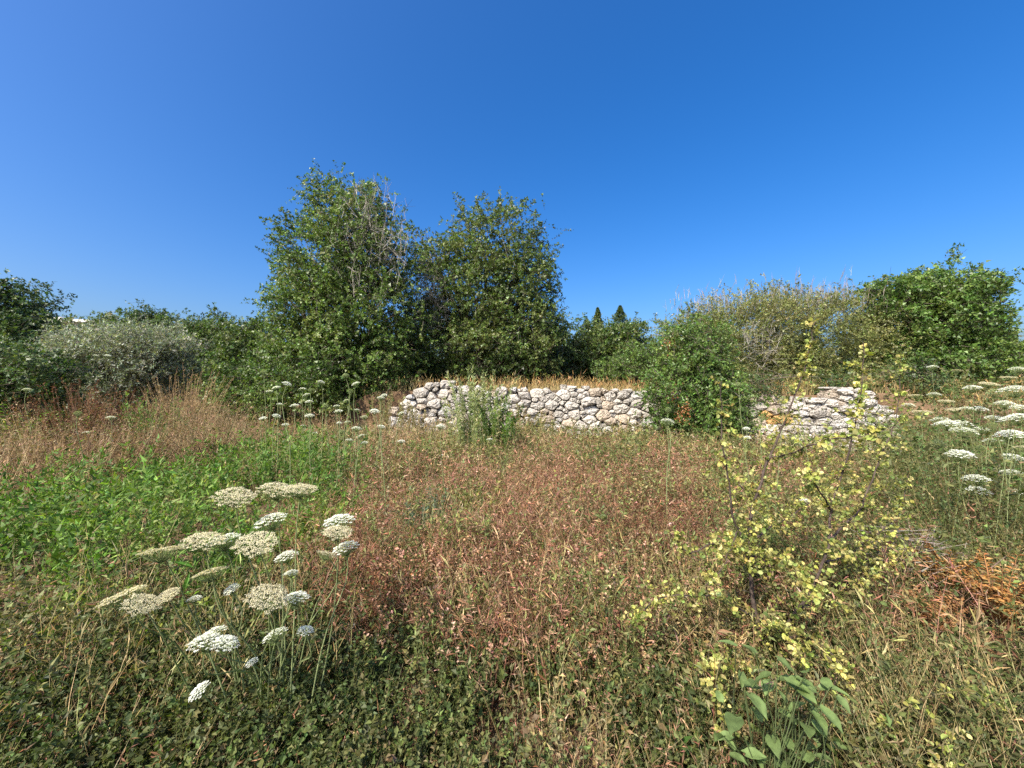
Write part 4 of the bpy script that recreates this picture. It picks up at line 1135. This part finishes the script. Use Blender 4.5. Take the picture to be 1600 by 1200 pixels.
# ------------------------------------------------------------------ wild carrots: stem and flower head each
def umbel_mesh(kind, seed):
    rng = np.random.default_rng(seed)
    g = Geo()
    nu = 58 if kind != 'bud' else 44
    k = np.arange(nu)
    rr = np.sqrt((k + 0.5) / nu); an = k * 2.39996
    dome = {'white': 0.44, 'cream': 0.16, 'bud': 0.62}[kind]
    cx = np.cos(an) * rr; cy = np.sin(an) * rr
    cz = dome * (1 - rr ** 2) + rng.normal(0, 0.035, nu) - 0.05 * (rr > 0.9)
    cx = cx + rng.normal(0, 0.03, nu); cy = cy + rng.normal(0, 0.03, nu)
    if kind == 'bud': cx, cy = cx * 0.72, cy * 0.72
    C = np.stack([cx, cy, cz], 1)
    col = {'white': (0.86, 0.86, 0.81), 'cream': (0.62, 0.56, 0.39), 'bud': (0.36, 0.42, 0.20)}[kind]
    nf = 32
    ur = 0.175 if kind != 'bud' else 0.14
    i = np.repeat(np.arange(nu), nf)
    q = unit(rng.normal(size=(len(i), 3)) + np.array([0, 0, 0.6]))
    q[:, 2] = np.abs(q[:, 2]) * 0.42
    P = C[i] + q * ur * rng.uniform(0.4, 1.0, (len(i), 1))
    d = unit(rng.normal(size=(len(i), 3)) * np.array([1, 1, 0.35]))
    n = unit(rng.normal(0, 0.35, (len(i), 3)) + np.array([0, 0, 1.0]))
    cc = np.array(col) * np.exp(rng.normal(0, 0.08, (len(i), 1)))
    leaves(g, P - d * 0.03, d, n, 0.062, 0.05, np.clip(cc, 0, 0.88), 0.1, 0.0)
    hub = np.tile(np.array([[0, 0, -0.62]]), (nu, 1))
    mid = hub + (C - hub) * 0.55 + np.stack([cx, cy, 0 * cx], 1) * 0.16
    gc = np.tile(np.array([[0.20, 0.25, 0.10]]), (nu, 1))
    sticks(g, hub, mid, 0.016, 0.012, gc); sticks(g, mid, C, 0.012, 0.010, gc)
    # pointed bracts under the head
    nb = 9; ab = np.arange(nb) * 2 * pi / nb
    D = np.stack([np.cos(ab), np.sin(ab), np.full(nb, -0.25)], 1)
    leaves(g, hub[:nb], D, np.tile(np.array([[0, 0, 1.0]]), (nb, 1)), 0.42, 0.05, gc[:nb], 0.1, 0.2)
    o = g.build('umbel_' + kind, M_PETAL, None, False)
    me = o.data; bpy.data.objects.remove(o)
    return me
UMB = {k: [umbel_mesh(k, 400 + 7 * j + hash_) for j in range(3)] for hash_, k in enumerate(('white', 'cream', 'bud'))}
rngU = np.random.default_rng(431)
def carrot(px, py, Y, wpx, kind, label, group, base=None, tilt=None, stem_r=0.0032):
    p = W(px, py, Y)
    R = wpx / FPX * Y / 2 * 0.86
    if base is None:
        base = np.array([p[0] + rngU.normal(0, 0.10), p[1] + rngU.normal(0, 0.08), 0.0])
    base = np.array(base, float); base[2] = float(ground_z(base[0], base[1]))
    root = empty('wild_carrot', base, label, 'flower', group)
    me = UMB[kind][rngU.integers(3)]
    h = bpy.data.objects.new('flower_head', me); COL.objects.link(h); h.parent = root
    h.location = p - base
    h.scale = (R, R, R)
    tx, ty = tilt if tilt else rngU.normal(0, 0.16, 2)
    h.rotation_euler = (tx, ty, rngU.uniform(0, 6.28))
    from mathutils import Euler
    dn = np.array(Euler((tx, ty, 0)).to_matrix() @ Vector((0, 0, -1)))
    hub = p + dn * R * 0.62
    g = Geo()
    mid = base + (hub - base) * 0.55 + rngU.normal(0, 0.02, 3) + np.array([0, 0, 0.02])
    path = spline([base + np.array([0, 0, -0.03]), mid, hub + dn * 0.08, hub], 14)
    tube(g, path, np.linspace(stem_r * 1.3, stem_r * 0.75, 14), (0.27, 0.31, 0.14), 6)
    g.build('stem', M_HERB, root, True, base)

ORD = ['first', 'second', 'third', 'fourth', 'fifth', 'sixth', 'seventh', 'eighth', 'ninth', 'tenth', 'eleventh', 'twelfth', 'thirteenth', 'fourteenth', 'fifteenth', 'sixteenth', 'seventeenth', 'eighteenth', 'nineteenth']
ORD += ['twentieth'] + ['twenty-' + w for w in ORD[:9]] + ['thirtieth'] + ['thirty-' + w for w in ORD[:9]]
def ranked(rows):
    order = sorted(range(len(rows)), key=lambda i: (rows[i][0], rows[i][1]))
    rank = {i: k for k, i in enumerate(order)}
    return [ORD[rank[i]] for i in range(len(rows))]
near = [  # the big cluster in the left foreground: (px, py, depth, head width px, kind, label, tilt)
    (367, 776, 1.30, 64, 'cream', 'wild carrot with cream head, uppermost left of the foreground cluster', (0.1, 0.1)),
    (435, 765, 1.42, 66, 'cream', 'wild carrot with pale head at the top middle of the foreground cluster', (0.0, 0.1)),
    (470, 764, 1.36, 56, 'cream', 'wild carrot with tan head at the top right of the foreground cluster', (-0.05, 0.1)),
    (424, 815, 1.34, 54, 'white', 'wild carrot with bright white domed head near the cluster top', (-0.1, -0.25)),
    (530, 816, 1.38, 52, 'white', 'wild carrot with white domed head, farthest right and upper of its pair', (0.0, 0.0)),
    (527, 832, 1.30, 50, 'cream', 'wild carrot with tan head tucked under the white domed one on the right', (0.0, 0.05)),
    (541, 857, 1.34, 44, 'white', 'wild carrot with white head at the far right, lower of its pair', (0.0, 0.0)),
    (511, 866, 1.26, 36, 'cream', 'small cream-headed wild carrot left below the far right white ones', (0.1, -0.3)),
    (318, 845, 1.22, 66, 'cream', 'wild carrot with broad tan head, second from the left in the upper row', (0.0, -0.15)),
    (252, 862, 1.20, 64, 'cream', 'wild carrot with tilted cream head, leftmost of the upper row', (0.15, -0.18)),
    (350, 847, 1.30, 54, 'white', 'wild carrot with white head behind the round tan one in the middle', (0.0, -0.2)),
    (400, 849, 1.18, 66, 'cream', 'wild carrot with large round tan head rimmed white, centre of the cluster', (0.2, -0.15)),
    (448, 870, 1.35, 38, 'white', 'small ragged white wild carrot right of the large round tan head', (0.0, -0.1)),
    (330, 894, 1.25, 54, 'cream', 'wild carrot with thin edge-on cream head, middle left', (-0.2, -0.3)),
    (192, 931, 1.15, 66, 'cream', 'wild carrot with tan head, farthest left of the whole cluster', (0.05, -0.2)),
    (222, 944, 1.10, 56, 'cream', 'wild carrot with cream head just right of the farthest left one', (0.0, -0.35)),
    (262, 930, 1.20, 34, 'cream', 'small cream wild carrot third from the left, lower row', (0.0, -0.3)),
    (418, 934, 1.12, 70, 'cream', 'wild carrot with widest flat tan head, low in the cluster centre', (0.15, 0.0)),
    (463, 935, 1.22, 42, 'white', 'ragged white wild carrot right against the widest tan head', (0.0, 0.0)),
    (304, 936, 1.25, 22, 'white', 'tiny white wild carrot left of the widest tan head', (0.0, 0.0)),
    (362, 921, 1.28, 26, 'white', 'small white wild carrot above left of the widest tan head', (0.0, -0.3)),
    (455, 896, 1.30, 24, 'white', 'small shaded white wild carrot above the ragged white one', (0.0, 0.0)),
    (320, 1004, 1.12, 52, 'white', 'wild carrot with lumpy bright white head, lower left, the left half of a pair', (-0.1, 0.1)),
    (352, 1006, 1.10, 42, 'white', 'wild carrot with lumpy bright white head, lower left, the right half of a pair', (0.1, 0.0)),
    (335, 989, 1.16, 36, 'white', 'wild carrot with shaded bluish white head behind the lumpy white pair', (0.1, 0.0)),
    (430, 993, 1.22, 40, 'white', 'loose white wild carrot below the widest tan head', (0.3, 0.0)),
    (477, 986, 1.20, 28, 'white', 'small white wild carrot low on the right of the cluster', (0.0, -0.15)),
    (394, 1035, 1.15, 20, 'white', 'tiny white wild carrot below the centre of the cluster', (0.0, -0.2)),
    (312, 1080, 1.05, 34, 'white', 'white wild carrot, lowest of the foreground cluster', (0.35, 0.0)),
]
for (px, py, Y, wpx, kind, lab, tl) in near:
    Y *= 1.36
    hz = W(px, py, Y)
    bY = 1.86 + rngU.normal(0, 0.10)
    bpx = 425 + (px - 390) * 0.38 + rngU.normal(0, 22)
    carrot(px, py, Y, wpx, kind, lab, 'wild carrots of the foreground cluster', ((bpx - 800) / FPX * bY, bY, 0), (tl[0] + 0.16 + rngU.normal(0, 0.06), tl[1]))
mid = [(432, 606, 14), (421, 612, 12), (448, 600, 16), (473, 608, 12), (479, 617, 12), (502, 597, 12), (483, 628, 13), (484, 650, 16), (437, 632, 11), (460, 634, 14), (526, 635, 12), (529, 643, 15), (541, 626, 10), (556, 600, 15),
       (585, 643, 18), (569, 652, 13), (596, 667, 14), (558, 641, 11), (543, 660, 12), (530, 661, 10), (446, 664, 12), (474, 666, 11), (411, 654, 13), (432, 650, 14), (492, 677, 10), (546, 688, 13), (565, 681, 12), (562, 684, 10), (570, 692, 12), (557, 670, 18), (627, 690, 14), (688, 667, 18), (627, 646, 11), (690, 712, 9), (595, 622, 14), (600, 618, 12)]
for (px, py, w), nth in zip(mid, ranked(mid)):
    Y = 0.135 * FPX / w * rngU.uniform(0.92, 1.05)
    Y = min(max(Y, 4.6), 7.5)
    carrot(px, py, Y, w, 'white', nth + ' from the left of the small white wild carrots before the tallest evergreen', 'white wild carrots in the middle distance', stem_r=0.005)
mg = [(540, 588, 13), (485, 610, 10), (509, 635, 12), (548, 612, 12), (412, 582, 12), (534, 675, 11)]
for (px, py, w), nth in zip(mg, ranked(mg)):
    carrot(px, py, 6.0, w * 1.3, 'bud', nth + ' from the left of the green unopened wild carrots before the tallest evergreen', 'green wild carrot heads in the middle distance', stem_r=0.005)
rightw = [(1585, 611, 40), (1600, 640, 34), (1588, 655, 40), (1480, 664, 34), (1502, 663, 30), (1506, 675, 36), (1578, 680, 36), (1500, 711, 36), (1583, 716, 30), (1525, 749, 34), (1528, 768, 34), (1580, 740, 30), (1440, 644, 28), (1470, 657, 26), (1534, 672, 24),
          (1545, 600, 26), (1520, 607, 24), (1570, 632, 28), (1478, 627, 22), (1530, 640, 24), (1555, 655, 26), (1430, 618, 20), (1420, 634, 18), (1457, 574, 16), (1495, 579, 14), (1595, 772, 30), (1592, 845, 30), (1575, 590, 20), (1590, 578, 22), (1510, 640, 22), (1490, 640, 22), (1550, 690, 26), (1460, 617, 18), (1605, 700, 34)]
rank_r = ranked(rightw)
for i, (px, py, w) in enumerate(rightw):
    Y = min(max(0.15 * FPX / w, 2.3), 5.2) * rngU.uniform(1.34, 1.46)
    carrot(px, py, Y, w * 1.0, 'white' if i < 12 or i % 3 else 'cream', rank_r[i] + ' from the left of the pale wild carrots crowding the right edge', 'wild carrots at the right edge', tilt=(rngU.normal(0.04, .1), rngU.normal(0.02, 0.1)), stem_r=0.0028)
rg = [(1466, 695, 26), (1551, 668, 26), (1552, 615, 24), (1578, 690, 20), (1532, 700, 16)]
for (px, py, w), nth in zip(rg, ranked(rg)):
    carrot(px, py, 3.9, w * 1.1, 'bud', nth + ' from the left of the round green wild carrots at the right edge', 'green wild carrot heads at the right edge', stem_r=0.004)
wg = [(1154, 602, 14, 4.2), (1240, 610, 16, 4.0), (1224, 625, 18, 3.8), (1190, 655, 16, 4.2), (1044, 641, 14, 4.6)]
for (px, py, w, Y), nth in zip(wg, ranked(wg)):
    carrot(px, py, Y, w * 1.2, 'bud', nth + ' from the left of the round green wild carrots before laurel bush and right-hand wall', 'green wild carrot heads before the wall', stem_r=0.004)
for (px, py, w, Y, k, lab) in [(1166, 670, 12, 6.5, 'white', 'white wild carrot in the shade right of the laurel bush, upper of two'), (1168, 684, 12, 6.3, 'white', 'white wild carrot in the shade right of the laurel bush, lower of two'),
                               (1043, 659, 24, 4.2, 'white', 'white wild carrot before the foot of the laurel bush'), (42, 609, 12, 7.0, 'white', 'white wild carrot among fronds at the left edge'), (173, 653, 14, 6.5, 'white', 'white wild carrot low among brown weeds on the left'), (135, 676, 11, 6.5, 'white', 'white wild carrot nearest the green tongue on the left'),
                               (122, 647, 18, 5.6, 'bud', 'round green wild carrot head before the dead reddish shrub'), (1258, 783, 16, 3.4, 'white', 'lone white wild carrot inside the yellow shrub'), (150, 556, 9, 10.5, 'white', 'white wild carrot before the olive tree, left of two'), (168, 556, 10, 10.5, 'white', 'white wild carrot before the olive tree, right of two'),
                               (765, 687, 11, 7.5, 'white', 'white wild carrot beside the tallest pale green weed')]:
    carrot(px, py, Y, w, k, lab, 'scattered wild carrots', stem_r=0.005)

# ------------------------------------------------------------------ tidy up
nt = sum(len(o.data.polygons) for o in COL.objects if o.type == 'MESH')
print('objects', len(COL.objects), 'polygons', nt)
